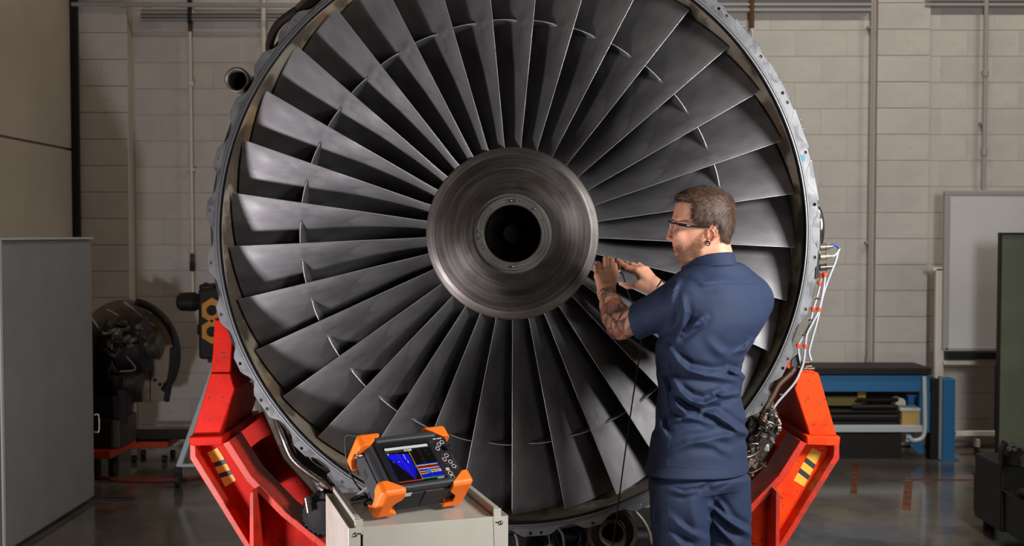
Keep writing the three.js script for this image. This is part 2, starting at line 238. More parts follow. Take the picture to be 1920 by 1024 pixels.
// ---------------------------------------------------------------- the turbofan engine
const HUB = at(961, 438, 0), CY = HUB.y;
const engine = thing('jet_engine', 'large turbofan engine seen from the front, bare grey fan blades inside a scalloped metal casing', 'jet engine', V(HUB.x, CY, 0));
const NB = 33, STEP = 2 * Math.PI / NB;
{ // fan blades: twisted, cambered sections from hub to tip
  const rootR = 0.322, tipR = 1.088, NS = 64, NC = 24;
  const stag = (s) => R(lerp(lerp(17, 44, smooth(0, 0.62, s)), 61.5, smooth(0.35, 1, s))), camb = (s) => R(lerp(50, 5, Math.pow(s, 0.8))), chord = (s) => lerp(0.215, 0.315, s);
  const zLE = (s) => -0.100 + 0.02 * Math.sin(s * Math.PI) + 0.012 * s;
  const spine = (s) => { const pts = [[0, 0]], c = chord(s), n = 24; let t = 0, z = 0; for (let i = 0; i < n; i++) { const k = (i + 0.5) / n, b = stag(s) + camb(s) * (0.5 - k) ; t += Math.sin(b) * c / n; z += Math.cos(b) * c / n; pts.push([t, z]); } return pts; };
  const on = (pts, k) => { const x = k * (pts.length - 1), i = Math.min(pts.length - 2, Math.floor(x)), f = x - i; return [lerp(pts[i][0], pts[i + 1][0], f), lerp(pts[i][1], pts[i + 1][1], f)]; };
  const pos = [], uv = [], idx = [], ring = 2 * NC;
  for (let j = 0; j <= NS; j++) {
    const s = j / NS, r = lerp(rootR, tipR, s), sp = spine(s), c = chord(s), fillet = 1 + 2.2 * Math.exp(-(r - 0.333) / 0.012);
    for (let i = 0; i < ring; i++) {
      const up = i < NC, k0 = up ? i / NC : (ring - i) / NC, k = 0.5 - 0.5 * Math.cos(Math.PI * k0);
      const [t, z] = on(sp, k), b = stag(s) + camb(s) * (0.5 - k), tm = lerp(0.017, 0.0075, Math.pow(s, 0.6)) * Math.min(fillet, 2.2);
      const h = 0.5 * tm * Math.pow(k, 0.45) * Math.pow(1 - k, 0.6) / 0.49 + (k0 === 0 || k0 === 1 ? 0 : 0.0009);
      const bump = up ? 0.0075 * Math.exp(-(((r - 0.818) / 0.013) ** 2) - (((k * c) - 0.052) / 0.024) ** 2) : 0;
      const sg = up ? 1 : -1, hh = h + bump, tt = t + sg * hh * -Math.cos(b) * -1 * -1, zz = z + sg * hh * -Math.sin(b);   // suction side first: towards the viewer
      const ph = tt / r; pos.push(r * Math.cos(ph), r * Math.sin(ph), zLE(s) - zz); uv.push(r, (up ? 0 : 0.5) + k * c);
    }
  }
  for (let j = 0; j < NS; j++) for (let i = 0; i < ring; i++) { const a = j * ring + i, b = j * ring + (i + 1) % ring, c = a + ring, d = b + ring; idx.push(a, b, c, b, d, c); }
  const tip = NS * ring; for (let i = 0; i < NC - 1; i++) { const a = tip + i, b = tip + i + 1, c = tip + (ring - i) % ring, d = tip + (ring - i - 1); idx.push(a, b, c, b, d, c); }
  const g = new THREE.BufferGeometry(); g.setAttribute('position', new THREE.Float32BufferAttribute(pos, 3)); g.setAttribute('uv', new THREE.Float32BufferAttribute(uv, 2)); g.setIndex(idx);
  const blade = toCreasedNormals(g, 0.9);
  // snubber: a lens-section web at three quarters of the span, from this blade to the next
  const rs = 0.818, ss = (rs - rootR) / (tipR - rootR), sp = spine(ss), tAt = (zq) => { for (let i = 0; i < 24; i++) if (sp[i + 1][1] >= zq) return lerp(sp[i][0], sp[i + 1][0], (zq - sp[i][1]) / (sp[i + 1][1] - sp[i][1])); return sp[24][0]; };
  const NT = 22, NL = 12, z0 = 0.036, z1 = 0.118, p2 = [], i2 = [], u2 = [];
  for (let j = 0; j <= NT; j++) {
    const t = j / NT, e = Math.exp(-t * STEP * rs / 0.011) + Math.exp(-(1 - t) * STEP * rs / 0.011);
    for (let i = 0; i < NL; i++) {
      const a = 2 * Math.PI * i / NL, zq = (z0 + z1) / 2 - (z1 - z0) / 2 * Math.cos(a) * (1 + 0.16 * e), dr = 0.0032 * (1 + 2.4 * e) * Math.sign(Math.sin(a)) * Math.pow(Math.abs(Math.sin(a)), 0.7) + 0.004 * Math.sin(Math.PI * t);
      const ph = tAt(zq) / rs + t * STEP, r = rs + dr; p2.push(r * Math.cos(ph), r * Math.sin(ph), zLE(ss) - zq); u2.push(t, zq);
    }
  }
  for (let j = 0; j < NT; j++) for (let i = 0; i < NL; i++) { const a = j * NL + i, b = j * NL + (i + 1) % NL; i2.push(a, a + NL, b, b, a + NL, b + NL); }
  const gs = new THREE.BufferGeometry(); gs.setAttribute('position', new THREE.Float32BufferAttribute(p2, 3)); gs.setAttribute('uv', new THREE.Float32BufferAttribute(u2, 2)); gs.setIndex(i2); gs.computeVertexNormals();
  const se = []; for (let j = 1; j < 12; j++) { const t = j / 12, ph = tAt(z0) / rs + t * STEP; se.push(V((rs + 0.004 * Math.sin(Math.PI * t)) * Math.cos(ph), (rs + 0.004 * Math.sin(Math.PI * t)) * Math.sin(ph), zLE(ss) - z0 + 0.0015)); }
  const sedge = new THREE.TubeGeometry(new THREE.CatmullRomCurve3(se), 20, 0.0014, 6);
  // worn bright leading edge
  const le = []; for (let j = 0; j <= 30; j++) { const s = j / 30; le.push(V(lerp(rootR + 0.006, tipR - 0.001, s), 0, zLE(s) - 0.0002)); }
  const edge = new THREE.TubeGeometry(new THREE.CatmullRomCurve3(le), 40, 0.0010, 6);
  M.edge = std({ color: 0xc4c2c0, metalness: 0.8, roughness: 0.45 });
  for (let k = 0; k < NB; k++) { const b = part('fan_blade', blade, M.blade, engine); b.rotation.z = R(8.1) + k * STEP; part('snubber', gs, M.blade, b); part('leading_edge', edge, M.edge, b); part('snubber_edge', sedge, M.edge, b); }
}
// spinner with its bolted front ring and open bore
part('spinner', lathe([[0.318, -0.36], [0.330, -0.12], [0.3335, -0.102], [0.3315, -0.098], [0.303, -0.083], [0.3005, -0.084], [0.299, -0.080], [0.25, -0.038], [0.205, 0.006], [0.178, 0.036], [0.162, 0.062], [0.1515, 0.09], [0.1485, 0.1]].reverse(), 120), M.hub, engine);
{
  const ring = part('spinner_ring', turned([[0.106, -0.25], [0.106, 0.106], [0.108, 0.108], [0.1335, 0.108], [0.1355, 0.106], [0.1355, 0.097], [0.150, 0.095]].reverse(), 96), M.ring, engine);
  const pos = [[-2, 0], [6, 0], [42, 0], [-98, 0], [-86, 0], [-180, 0], [66, 1], [12, 1], [19, 1], [-42, 1], [-110, 1], [-118, 1], [120, 1], [127, 1], [186, 1]];
  const stud = join([new THREE.CylinderGeometry(0.0048, 0.0048, 0.012, 6).rotateX(Math.PI / 2), new THREE.SphereGeometry(0.0035, 8, 6).translate(0, 0, 0.008)]), hole = new THREE.CylinderGeometry(0.0036, 0.0036, 0.003, 10).rotateX(Math.PI / 2);
  for (const [a, h] of pos) { const m = part(h ? 'bolt_hole' : 'stud', h ? hole : stud, h ? M.black : M.steel, ring); m.position.set(0.121 * Math.sin(R(a)), 0.121 * Math.cos(R(a)), h ? 0.1075 : 0.112); }
  part('shaft_bore', turned([[0.0001, -0.34], [0.11, -0.34], [0.11, -0.24]], 48), M.darkmetal, engine);
  part('shaft', turned([[0.0001, -0.20], [0.036, -0.20], [0.044, -0.215], [0.05, -0.34]].reverse(), 48), M.darkmetal, engine);
}
// casing: liner, grooved lip, outer barrel
part('case_liner', lathe([[1.0995, -0.005], [1.0985, -0.03], [1.096, -0.45], [1.06, -1.0]].reverse().map((p) => p), 160), M.liner, engine);
part('lip_groove', turned([[1.1055, -0.006], [1.1055, -0.016], [1.099, -0.016], [1.099, -0.004]], 160), M.groove, engine);
part('case_lip', turned([[1.104, -0.02], [1.104, 0.006], [1.1055, 0.009], [1.1085, 0.009], [1.1105, 0.004], [1.1125, -0.01]].reverse(), 200), M.lip, engine);
part('case_barrel', turned([[1.150, -0.05], [1.118, -0.055], [1.118, -0.22], [1.150, -0.225], [1.150, -0.245], [1.122, -0.25], [1.122, -0.6], [1.15, -0.61], [1.15, -0.63], [1.12, -0.64], [1.06, -1.02], [0.0001, -1.02]].reverse(), 120), M.casing, engine);
// scalloped flange with bolt lobes every ten degrees
{
  const pts = [], N = 36, lobe = (a) => { const d = Math.abs(((a + 180) % 10 + 10) % 10 - 5), wide = 5 - d; return wide; };
  const doubles = [45.6, 25.6, 135.5, 215.4, 335.6, 275.4, 95.5], r = rng(5);
  for (let k = 0; k < N; k++) {
    const c = 5.5 + 10 * k, dbl = doubles.some((d) => Math.abs(((c - d + 540) % 360) - 180) < 3), extra = dbl ? 2.0 : 0, sgn = [215.4, 335.6, 275.4].some((d) => Math.abs(((c - d + 540) % 360) - 180) < 3) ? -1 : 1, lo = -2.35 - (sgn < 0 ? extra : 0), hi = 2.35 + (sgn > 0 ? extra : 0);
    const prof = [[lo - 1.9, 1.128], [lo - 1.2, 1.1305], [lo - 0.55, 1.1365], [lo - 0.15, 1.1435], [lo + 0.2, 1.1475], [lo + 0.9, 1.1545], [hi - 0.9, 1.1545], [hi - 0.2, 1.1475], [hi + 0.15, 1.1435], [hi + 0.55, 1.1365], [hi + 1.2, 1.1305], [hi + 1.9, 1.128]];
    for (const [d, q] of prof) { if ((!dbl && Math.abs(d) > 4.6) || d > 5 || d < -5) continue; const a = R(c + d); pts.push([q * Math.cos(a), q * Math.sin(a)]); }
  }
  const holes = []; for (let k = 0; k < N; k++) { const c = 5.5 + 10 * k; const add = (d) => holes.push([1.1415 * Math.cos(R(c + d)), 1.1415 * Math.sin(R(c + d)), 0.0052]); add(0); const dd = doubles.find((d) => Math.abs(((c - d + 540) % 360) - 180) < 3); if (dd) add([215.4, 335.6, 275.4].includes(dd) ? -2 : 2); }
  const s = new THREE.Shape(pts.map(([x, y]) => new THREE.Vector2(x, y))), inner = new THREE.Path(); inner.absarc(0, 0, 1.111, 0, 2 * Math.PI, true); s.holes.push(inner);
  for (const [x, y, q] of holes) { const h = new THREE.Path(); h.absarc(x, y, q, 0, 2 * Math.PI, true); s.holes.push(h); }
  const g = metric(new THREE.ExtrudeGeometry(s, { depth: 0.014, bevelEnabled: true, bevelThickness: 0.0015, bevelSize: 0.0015, bevelOffset: -0.0015, bevelSegments: 1, curveSegments: 60 }).translate(0, 0, -0.0155));
  const fl = part('flange', g, M.flange, engine);
  // raised rib along the inner edge of the flange and the plates seen through the scallops on the right
  part('flange_rib', turned([[1.112, -0.01], [1.112, 0.0035], [1.1145, 0.005], [1.119, 0.0045], [1.1215, 0.001], [1.122, -0.002]].reverse(), 200), M.flange, fl);
  const bolt = join([new THREE.CylinderGeometry(0.0058, 0.0058, 0.006, 6), new THREE.CylinderGeometry(0.003, 0.003, 0.012, 8)]).rotateX(Math.PI / 2);
  for (const a of [176.5, 168, 183.5, 209.5]) { const m = part('bolt', bolt, M.steel, fl); m.rotation.set(0, 0, 0); m.position.set(1.137 * Math.cos(R(a)), 1.137 * Math.sin(R(a)), -0.02); m.rotation.y = Math.PI / 2; m.scale.setScalar(1.3); }
  for (let a = -10; a < 56; a += 10) { // segment plates
    const p = []; for (let i = 0; i <= 8; i++) { const q = R(a - 4.2 + 8.4 * i / 8); p.push([1.118 * Math.cos(q), 1.118 * Math.sin(q)]); } const e0 = R(a + 3.9), e1 = R(a - 3.9); p.push([1.168 * Math.cos(e0), 1.168 * Math.sin(e0)], [1.168 * Math.cos(e1), 1.168 * Math.sin(e1)]);
    part('segment_plate', metric(plate(p, 0.012, 0.002).translate(0, 0, -0.036)), M.flange, engine);
  }
}
// stator vanes and core inlet behind the fan
{
  const vg = new RoundedBoxGeometry(0.36, 0.012, 0.16, 1, 0.004).translate(0.91, 0, 0);
  for (let k = 0; k < 40; k++) { const m = part('stator_vane', vg, M.vane, engine); m.rotation.set(0, 0, k * Math.PI / 20); m.position.z = -0.72; }
  part('splitter_ring', turned([[0.71, -0.62], [0.70, -0.60], [0.725, -0.60], [0.74, -0.66], [0.75, -0.9]].reverse(), 96), M.vane, engine);
  part('core_inlet', turned([[0.69, -0.63], [0.66, -0.9], [0.3, -0.9], [0.3, -0.36]], 72), M.darkmetal, engine);
}
// everything below is placed from the photograph and hung on the engine
const onEngine = (name, g, m, label) => { g.translate(-HUB.x, -CY, 0); return part(name, g, m, engine, label); };
const px = (list, z) => list.map(([x, y, d = 0]) => at(x, y, z + d));
// upper left: brown air pipe and the open duct
onEngine('air_pipe', tube(px([[510, 128, -0.02], [506, 100, 0], [507, 76, 0], [520, 48, 0], [545, 27, 0], [575, 8, 0], [610, -18, 0], [640, -50, -0.04]], -0.09), 0.0165, 50, 14), M.darkpipe);
onEngine('air_pipe', tube(px([[540, 112, 0], [545, 78, 0], [566, 48, 0], [600, 20, 0], [640, -10, 0]], -0.16), 0.012, 40, 12), M.darkpipe);
onEngine('boss', pxPlate([[560, 22], [585, 12], [610, -6], [600, -20], [570, -5], [552, 12]], -0.035, 0.05), M.darkpipe);
{
  const c = at(445, 150, -0.05);
  onEngine('duct', turned([[0.036, -0.30], [0.036, 0.005], [0.042, 0.012], [0.048, 0.006], [0.048, -0.014], [0.043, -0.02], [0.043, -0.30]].reverse(), 48).translate(c.x, c.y, c.z), M.fitting);
  onEngine('duct_seat', turned([[0.0001, -0.14], [0.037, -0.14]], 32).translate(c.x, c.y, c.z), M.black);
  onEngine('duct_bracket', bar(at(462, 163, -0.1), at(490, 172, -0.12), 0.03, 0.06), M.darkpipe);
}
// lower left: oil pipes into a bank of fittings
onEngine('oil_pipe', tube(px([[505, 735, -0.08], [520, 785, -0.02], [533, 822, 0], [549, 857, 0], [576, 882, 0], [605, 902, 0]], -0.07), 0.0175, 60, 16), M.steel);
onEngine('oil_pipe', tube(px([[535, 800, -0.03], [556, 838, 0], [568, 862, 0], [592, 880, 0], [612, 896, 0]], -0.10), 0.011, 50, 14), M.brownsteel);
onEngine('oil_pipe', tube(px([[548, 800, -0.03], [568, 842, 0], [582, 868, 0], [612, 890, 0]], -0.13), 0.009, 50, 12), M.brownsteel);
onEngine('tube_cover', capsTube(px([[585, 850], [600, 880], [620, 925], [632, 960]], -0.2), 0.05, 20, 14), M.fitting);
for (const [x, y, w] of [[606, 905, 0.036], [614, 912, 0.03], [624, 918, 0.034], [636, 926, 0.028], [650, 936, 0.03]]) onEngine('pipe_nut', rod(at(x - 4, y - 3, -0.07), at(x + 5, y + 4, -0.07), w * 0.62, w * 0.62, 6), M.brownsteel);
onEngine('bracket', pxPlate([[612, 890], [625, 880], [690, 925], [720, 950], [700, 965], [640, 925]], -0.03, 0.02), M.flange);
{ // black toothed accessory cap with a steel stub
  const c = at(605, 965, -0.02), pts = []; for (let i = 0; i < 96; i++) { const q = i / 96 * 2 * Math.PI, r0 = 0.079 + (i % 4 < 2 ? 0.006 : 0); pts.push([r0 * Math.cos(q), r0 * Math.sin(q)]); }
  onEngine('accessory_cap', join([metric(plate(pts, 0.06, 0.004).translate(c.x, c.y, c.z - 0.06)), turned([[0.06, 0], [0.055, 0.015], [0.0001, 0.018]].reverse(), 40).translate(c.x, c.y, c.z)]), M.darkmetal);
  onEngine('steel_stub', rod(at(580, 960, 0.01), at(575, 933, 0.01), 0.014, 0.013, 18), M.steel);
}
// bottom: gearbox with round drive ports
{
  onEngine('gearbox', box(0.98, 0.30, 0.4, at(1105, 1000, -0.35).x, at(0, 1045, -0.3).y, -0.36, 0.04), M.darkmetal);
  const port = (x, y, R0, z) => { const c = at(x, y, z); return turned([[R0 * 0.46, -0.12], [R0 * 0.46, 0.0], [R0 * 0.54, 0.006], [R0 * 0.56, -0.03], [R0 * 0.82, -0.028], [R0 * 0.85, 0.0], [R0, 0.004], [R0, -0.14]].reverse(), 64).translate(c.x, c.y, c.z); };
  onEngine('drive_port', port(1148, 999, 0.098, -0.06), M.darkpipe); onEngine('drive_port', port(1010, 1022, 0.05, -0.08), M.darkmetal); onEngine('drive_port', port(1070, 1008, 0.075, -0.12), M.darkmetal);
  const c = at(1148, 999, -0.075), teeth = []; for (let i = 0; i < 30; i++) { const q = i / 30 * 2 * Math.PI; teeth.push(box(0.004, 0.004, 0.03, c.x + 0.044 * Math.cos(q), c.y + 0.044 * Math.sin(q), c.z, 0.001)); }
  onEngine('spline', join(teeth), M.fitting);
  onEngine('port_floor', turned([[0.0001, 0], [0.05, 0]], 32).translate(c.x, c.y, c.z - 0.08), M.black);
  onEngine('drain_tube', tube(px([[1190, 958], [1205, 975], [1216, 995], [1222, 1020]], -0.06), 0.0065, 20, 8), M.fitting);
  onEngine('drain_tube', tube(px([[1046, 990], [1055, 1004], [1058, 1030]], -0.05), 0.006, 20, 8), M.fitting);
  onEngine('drain_tube', tube(px([[966, 1000], [970, 1012], [972, 1030]], -0.05), 0.007, 20, 8), M.fitting);
  onEngine('tag_wire', rod(at(1030, 1001, -0.02), at(1030, 1022, -0.02), 0.0012), M.steel);
  onEngine('metal_tag', new THREE.CylinderGeometry(0.016, 0.016, 0.002, 20).rotateX(Math.PI / 2).translate(at(1031, 1028, -0.02).x, at(1031, 1028, -0.02).y, -0.02), M.fitting);
}
// right: wiring harness, clamps, connectors and pipes
{
  const zc = -0.05;
  const A = [[1541, 515], [1536, 542], [1525, 580], [1517, 611], [1505, 633], [1497, 649], [1499, 671], [1503, 689], [1500, 697]];
  const B = [[1547, 512], [1545, 536], [1536, 580], [1524, 605], [1513, 627], [1510, 649], [1507, 677], [1502, 693], [1489, 719], [1457, 756], [1444, 779], [1435, 805], [1412, 839], [1396, 852]];
  const C = [[1573, 465], [1567, 489], [1552, 527], [1542, 558], [1533, 599], [1520, 646], [1517, 661], [1521, 676]];
  onEngine('conduit', tube(px(A, zc), 0.0042, 70, 10), M.conduit); onEngine('conduit', tube(px(B, zc + 0.012), 0.0046, 110, 10), M.conduit); onEngine('conduit', tube(px(C, zc - 0.02), 0.0046, 60, 10), M.conduit);
  onEngine('conduit', tube(px([[1525, 410], [1527, 430], [1533, 452], [1536, 475]], zc - 0.01), 0.0048, 30, 10), M.conduit);
  const clamp2 = (x, y, dx, dy, z, r = 0.0085) => { const a = at(x, y, z), d = V(dx, -dy, 0).normalize(); onEngine('clamp', join([rod(a.clone().addScaledVector(d, -0.007), a.clone().addScaledVector(d, 0.007), r, r, 12), rod(a.clone().addScaledVector(d, -0.003), a.clone().addScaledVector(d, 0.003), r * 1.25, r * 1.25, 12)]), M.orangeclamp); };
  for (const [x, y, z = zc] of [[1540, 517], [1547, 515, zc + 0.012], [1525, 580], [1536, 580, zc + 0.012], [1497, 648], [1510, 649, zc + 0.012], [1501, 696], [1445, 778, zc + 0.012], [1537, 531]]) clamp2(x, y, -0.35, 1, z);
  for (const [x, y] of [[1533, 560], [1520, 600], [1508, 628], [1505, 690], [1470, 742]]) clamp3(x, y);
  function clamp3(x, y) { const a = at(x, y, zc + 0.006); onEngine('p_clip', join([new THREE.TorusGeometry(0.0075, 0.002, 6, 14).rotateX(1.2).translate(a.x, a.y, a.z), box(0.016, 0.006, 0.004, a.x - 0.01, a.y + 0.004, a.z, 0.001)]), M.brownsteel); }
  // three electrical connectors on a black bracket
  onEngine('bracket', pxPlate([[1524, 456], [1531, 456], [1537, 476], [1536, 520], [1528, 524], [1530, 480]], -0.02, 0.012), M.black);
  const conn = (y, m, l) => { const a = at(1537, y, zc), b = at(1537 + l, y - 2, zc), d = b.clone().sub(a); onEngine('connector', join([rod(a, a.clone().addScaledVector(d, 0.45), 0.0125, 0.0125, 16), rod(a.clone().addScaledVector(d, 0.45), a.clone().addScaledVector(d, 0.52), 0.0145, 0.0145, 12), rod(a.clone().addScaledVector(d, 0.5), a.clone().addScaledVector(d, 0.8), 0.0105, 0.009, 16), rod(a.clone().addScaledVector(d, 0.8), b, 0.0065, 0.006, 12)]), m); };
  conn(464, M.fitting, 24); conn(482, std({ color: 0x8f866f, metalness: 0.6, roughness: 0.45 }), 24); conn(502, M.steel, 24);
  const blue = std({ color: 0x1d4684, roughness: 0.5 });
  onEngine('cable_boot', tube(px([[1556, 462], [1563, 459], [1569, 460], [1574, 466]], zc), 0.0055, 20, 10), blue, 'blue cable boot'); onEngine('cable_boot', tube(px([[1560, 481], [1566, 478], [1571, 472], [1574, 466]], zc), 0.005, 20, 10), M.conduit);
  // silver duct behind the flange
  onEngine('bleed_duct', tube(px([[1520, 375, -0.05], [1531, 392, 0], [1537, 412, 0], [1538, 435, 0], [1535, 460, -0.03]], -0.1), 0.016, 40, 14), M.steel);
  onEngine('oil_pipe', tube(px([[1490, 690], [1482, 701], [1461, 721], [1450, 741], [1437, 764], [1429, 790], [1428, 812]], -0.03), 0.0105, 60, 14), M.brownsteel);
  onEngine('oil_pipe', tube(px([[1434, 815], [1431, 828], [1422, 846], [1405, 856], [1380, 860]], -0.015), 0.0115, 40, 14), M.steel);
  onEngine('bracket', pxPlate([[1484, 675], [1497, 664], [1506, 682], [1496, 700], [1482, 694]], -0.06, 0.01), M.casing);
  for (const [x, y] of [[1512, 680], [1516, 688], [1508, 692], [1521, 692]]) onEngine('fitting', rod(at(x - 6, y, -0.05), at(x + 6, y - 1, -0.05), 0.006, 0.006, 6), M.brownsteel);
  // bank of fittings beside the man
  onEngine('gear_casting', join([pxPlate([[1388, 778], [1420, 768], [1452, 772], [1464, 806], [1450, 838], [1428, 872], [1404, 906], [1384, 915]], -0.11, 0.14, 0.012), pxPlate([[1402, 775], [1424, 770], [1426, 806], [1404, 812]], -0.06, 0.08, 0.01)]), M.casing);
  { const q = rng(41); for (let k = 0; k < 30; k++) { const t = q(), c = at(lerp(1446, 1400, t) + 26 * (q() - 0.5), lerp(772, 898, t) + 18 * (q() - 0.5), -0.05 + 0.05 * q()), w = 0.006 + 0.009 * q(), d = V(q() - 0.5, q() - 0.5, 0.5 * q() + 0.1).normalize(); onEngine('fitting', join([rod(c.clone().addScaledVector(d, -0.03), c.clone().addScaledVector(d, 0.006), w * 0.7, w * 0.7, 10), rod(c, c.clone().addScaledVector(d, 0.010), w, w, q() < 0.5 ? 6 : 14), new THREE.TorusGeometry(w * 1.0, w * 0.28, 6, 16).applyQuaternion(new THREE.Quaternion().setFromUnitVectors(V(0, 0, 1), d)).translate(c.x, c.y, c.z)]), [M.fitting, M.steel, M.brownsteel][Math.floor(q() * 3)]); } for (let k = 0; k < 7; k++) { const t = k / 7, x = lerp(1450, 1402, t), y = lerp(785, 885, t); onEngine('fuel_line', tube(px([[x - 14, y - 10], [x - 4, y - 14 + 8 * q()], [x + 8, y - 2], [x + 4 * q(), y + 16]], -0.02), 0.0032, 24, 8), M.steel); } }
  const r = rng(77);
  for (const [x, y, s] of [[1452, 775, 0.016], [1458, 788, 0.018], [1448, 796, 0.02], [1456, 806, 0.018], [1440, 812, 0.016], [1446, 824, 0.018], [1434, 842, 0.02], [1424, 860, 0.016], [1430, 872, 0.014], [1414, 868, 0.012], [1404, 880, 0.016], [1410, 890, 0.012], [1400, 896, 0.014], [1408, 800, 0.022], [1412, 822, 0.018], [1418, 778, 0.024]]) {
    const c = at(x, y, -0.05 + 0.03 * (r() - 0.5)), d = V(r() - 0.5, r() - 0.5, r() * 0.6).normalize();
    onEngine('fitting', join([rod(c.clone().addScaledVector(d, -s * 0.9), c.clone().addScaledVector(d, s * 0.5), s * 0.62, s * 0.62, r() < 0.5 ? 6 : 14), rod(c.clone().addScaledVector(d, s * 0.5), c.clone().addScaledVector(d, s * 1.1), s * 0.42, s * 0.4, 12)]), [M.fitting, M.brownsteel, M.steel][Math.floor(r() * 3)]);
  }
  { const c = at(1461, 803, -0.02); onEngine('cap', rod(c.clone().add(V(-0.008, 0, 0)), c.clone().add(V(0.004, 0, 0)), 0.016, 0.016, 18), M.steel); onEngine('cap_band', rod(c.clone().add(V(0.003, 0, 0)), c.clone().add(V(0.006, 0, 0)), 0.0145, 0.0145, 18), blue, 'blue band'); }
  onEngine('fuel_block', box(0.05, 0.03, 0.05, at(1436, 852, 0).x, at(0, 840, -0.05).y, -0.07, 0.006), std({ color: 0x8f9c98, metalness: 0.4, roughness: 0.5 }));
  for (const [x, y] of [[1408, 862], [1420, 880], [1398, 884]]) onEngine('fuel_line', tube(px([[x - 30, y + 4], [x - 10, y + 6], [x + 6, y - 2], [x + 16, y - 14]], -0.02), 0.004, 20, 8), M.steel);
  // safety cable and clips on the upper right edge
  onEngine('safety_cable', tube(px([[1392, 52], [1402, 53], [1409, 60], [1407, 72], [1402, 66]], -0.05), 0.0016, 30, 6), M.steel);
  for (const [x, y] of [[1390, 49], [1417, 82], [1422, 88], [1427, 95], [1402, 67], [1454, 136], [1463, 150], [1498, 226], [1505, 242]]) onEngine('rivet', rod(at(x - 3, y + 2, -0.05), at(x + 3, y - 2, -0.05), 0.0048, 0.004, 8), M.fitting);
  onEngine('paint_mark', pxPlate([[1502, 292], [1507, 290], [1510, 294], [1508, 303], [1503, 304], [1501, 299]], 0.0012, 0.001, 0), std({ color: 0x1c7a90, roughness: 0.6 }), 'blue paint mark');
}

// ---------------------------------------------------------------- red cradle stand that carries the engine
{
  const stand = thing('engine_stand', 'heavy red steel cradle stand with striped warning stickers, holding the engine from both sides', 'engine stand');
  const cx = 965, sticker = canvasTexture(128, 256, (c, w, h) => { c.fillStyle = '#e0ab38'; c.fillRect(0, 0, w, h); c.fillStyle = '#2c2b30'; c.save(); for (const y of [0.30, 0.62]) { c.beginPath(); c.moveTo(0, h * (y - 0.0)); c.lineTo(w, h * (y + 0.06)); c.lineTo(w, h * (y + 0.19)); c.lineTo(0, h * (y + 0.13)); c.fill(); } c.restore(); });
  const hazard = std({ map: sticker, roughness: 0.5 });
  for (const s of [-1, 1]) {
    const X = (x) => cx + s * (cx - x) * -1 * -1, m = (list) => (s < 0 ? list : list.map(([x, y, ...q]) => [2 * cx - x, y, ...q]));
    const z0 = -0.02, zb = -0.62;
    const RED = s < 0 ? M.redpaint : M.rightpaint, add = (name, g, mat = RED, label) => part(name, g, mat, stand, label);
    // arm: two box lengths, narrowing to the top pad
    const prism = (front, z, d, b = 0.004) => pxPlate(m(front), z, d, b);
    if (s < 0) add('arm', prism([[402, 598], [421, 597], [436, 640], [432, 701], [395, 701], [399, 660]], -0.06, 0.5));
    add('arm', prism([[395, 700], [432, 700], [440, 730], [411, 817], [361, 817]], -0.05, 0.53));
    if (s < 0) add('weld_pad', prism([[403, 600], [419, 598], [434, 630], [400, 630]], -0.052, 0.03));
    // level cap plate
    add('cap_plate', prism([[354, 820], [417, 818], [417, 835], [356, 837]], z0, 0.62));
    // diagonal channel: web between two flanges
    add('web_plate', prism([[366, 838], [430, 830], [470, 894], [535, 962], [612, 1024], [612, 1200], [560, 1200], [462, 1024]], -0.10, 0.02));
    add('outer_flange', prism([[356, 834], [366, 836], [367, 856], [470, 1024], [575, 1200], [563, 1200], [459, 1026], [356, 860]], z0, 0.20, 0.002), M.rededge);
    add('inner_flange', prism([[417, 832], [429, 827], [470, 892], [535, 960], [612, 1022], [612, 1036], [527, 968], [462, 902]], z0 - 0.0, 0.20, 0.002), M.rededge);
    add('gusset', prism([[468, 925], [475, 921], [478, 1200], [467, 1200]], z0 + 0.07, 0.15, 0.002), M.rededge);
    add('rear_web', prism([[440, 800], [492, 772], [530, 860], [596, 935], [612, 1000], [612, 1200], [575, 1200], [520, 960], [470, 870]], -0.50, 0.02, 0.002));
    add('rear_brace', prism([[463, 845], [472, 838], [506, 918], [500, 926]], -0.35, 0.2, 0.002));
    add('warning_sticker', (() => { const g = pxPlate(m([[389, 849], [407, 840], [418, 857], [442, 901], [422, 913]]), -0.0985, 0.002, 0); // uv along the strip
      const a = at(...m([[398, 844]])[0], -0.0985), b = at(...m([[432, 907]])[0], -0.0985), d = b.clone().sub(a), n = V(-d.y, d.x, 0).normalize(), L = d.length(); d.normalize(); const p = g.attributes.position, u = g.attributes.uv;
      for (let i = 0; i < p.count; i++) { const q = V(p.getX(i), p.getY(i), 0).sub(V(a.x, a.y, 0)); u.setXY(i, 0.5 + q.dot(n) / 0.05, 1 - q.dot(d) / L); } return g; })(), hazard, 'yellow and black striped sticker');
  }
  // base below the frame
  part('base_beam', box(1.5, 0.16, 0.14, HUB.x, 0.14, -0.1, 0.008), M.redpaint, stand); part('base_beam', box(1.5, 0.16, 0.14, HUB.x, 0.14, -0.75, 0.008), M.redpaint, stand);
  for (const x of [-0.68, 0.68]) { part('side_rail', box(0.14, 0.16, 0.8, HUB.x + x, 0.14, -0.42, 0.008), M.redpaint, stand); for (const z of [-0.1, -0.75]) part('foot', rod(V(HUB.x + x, 0, z), V(HUB.x + x, 0.07, z), 0.06, 0.05), M.black, stand); }
}
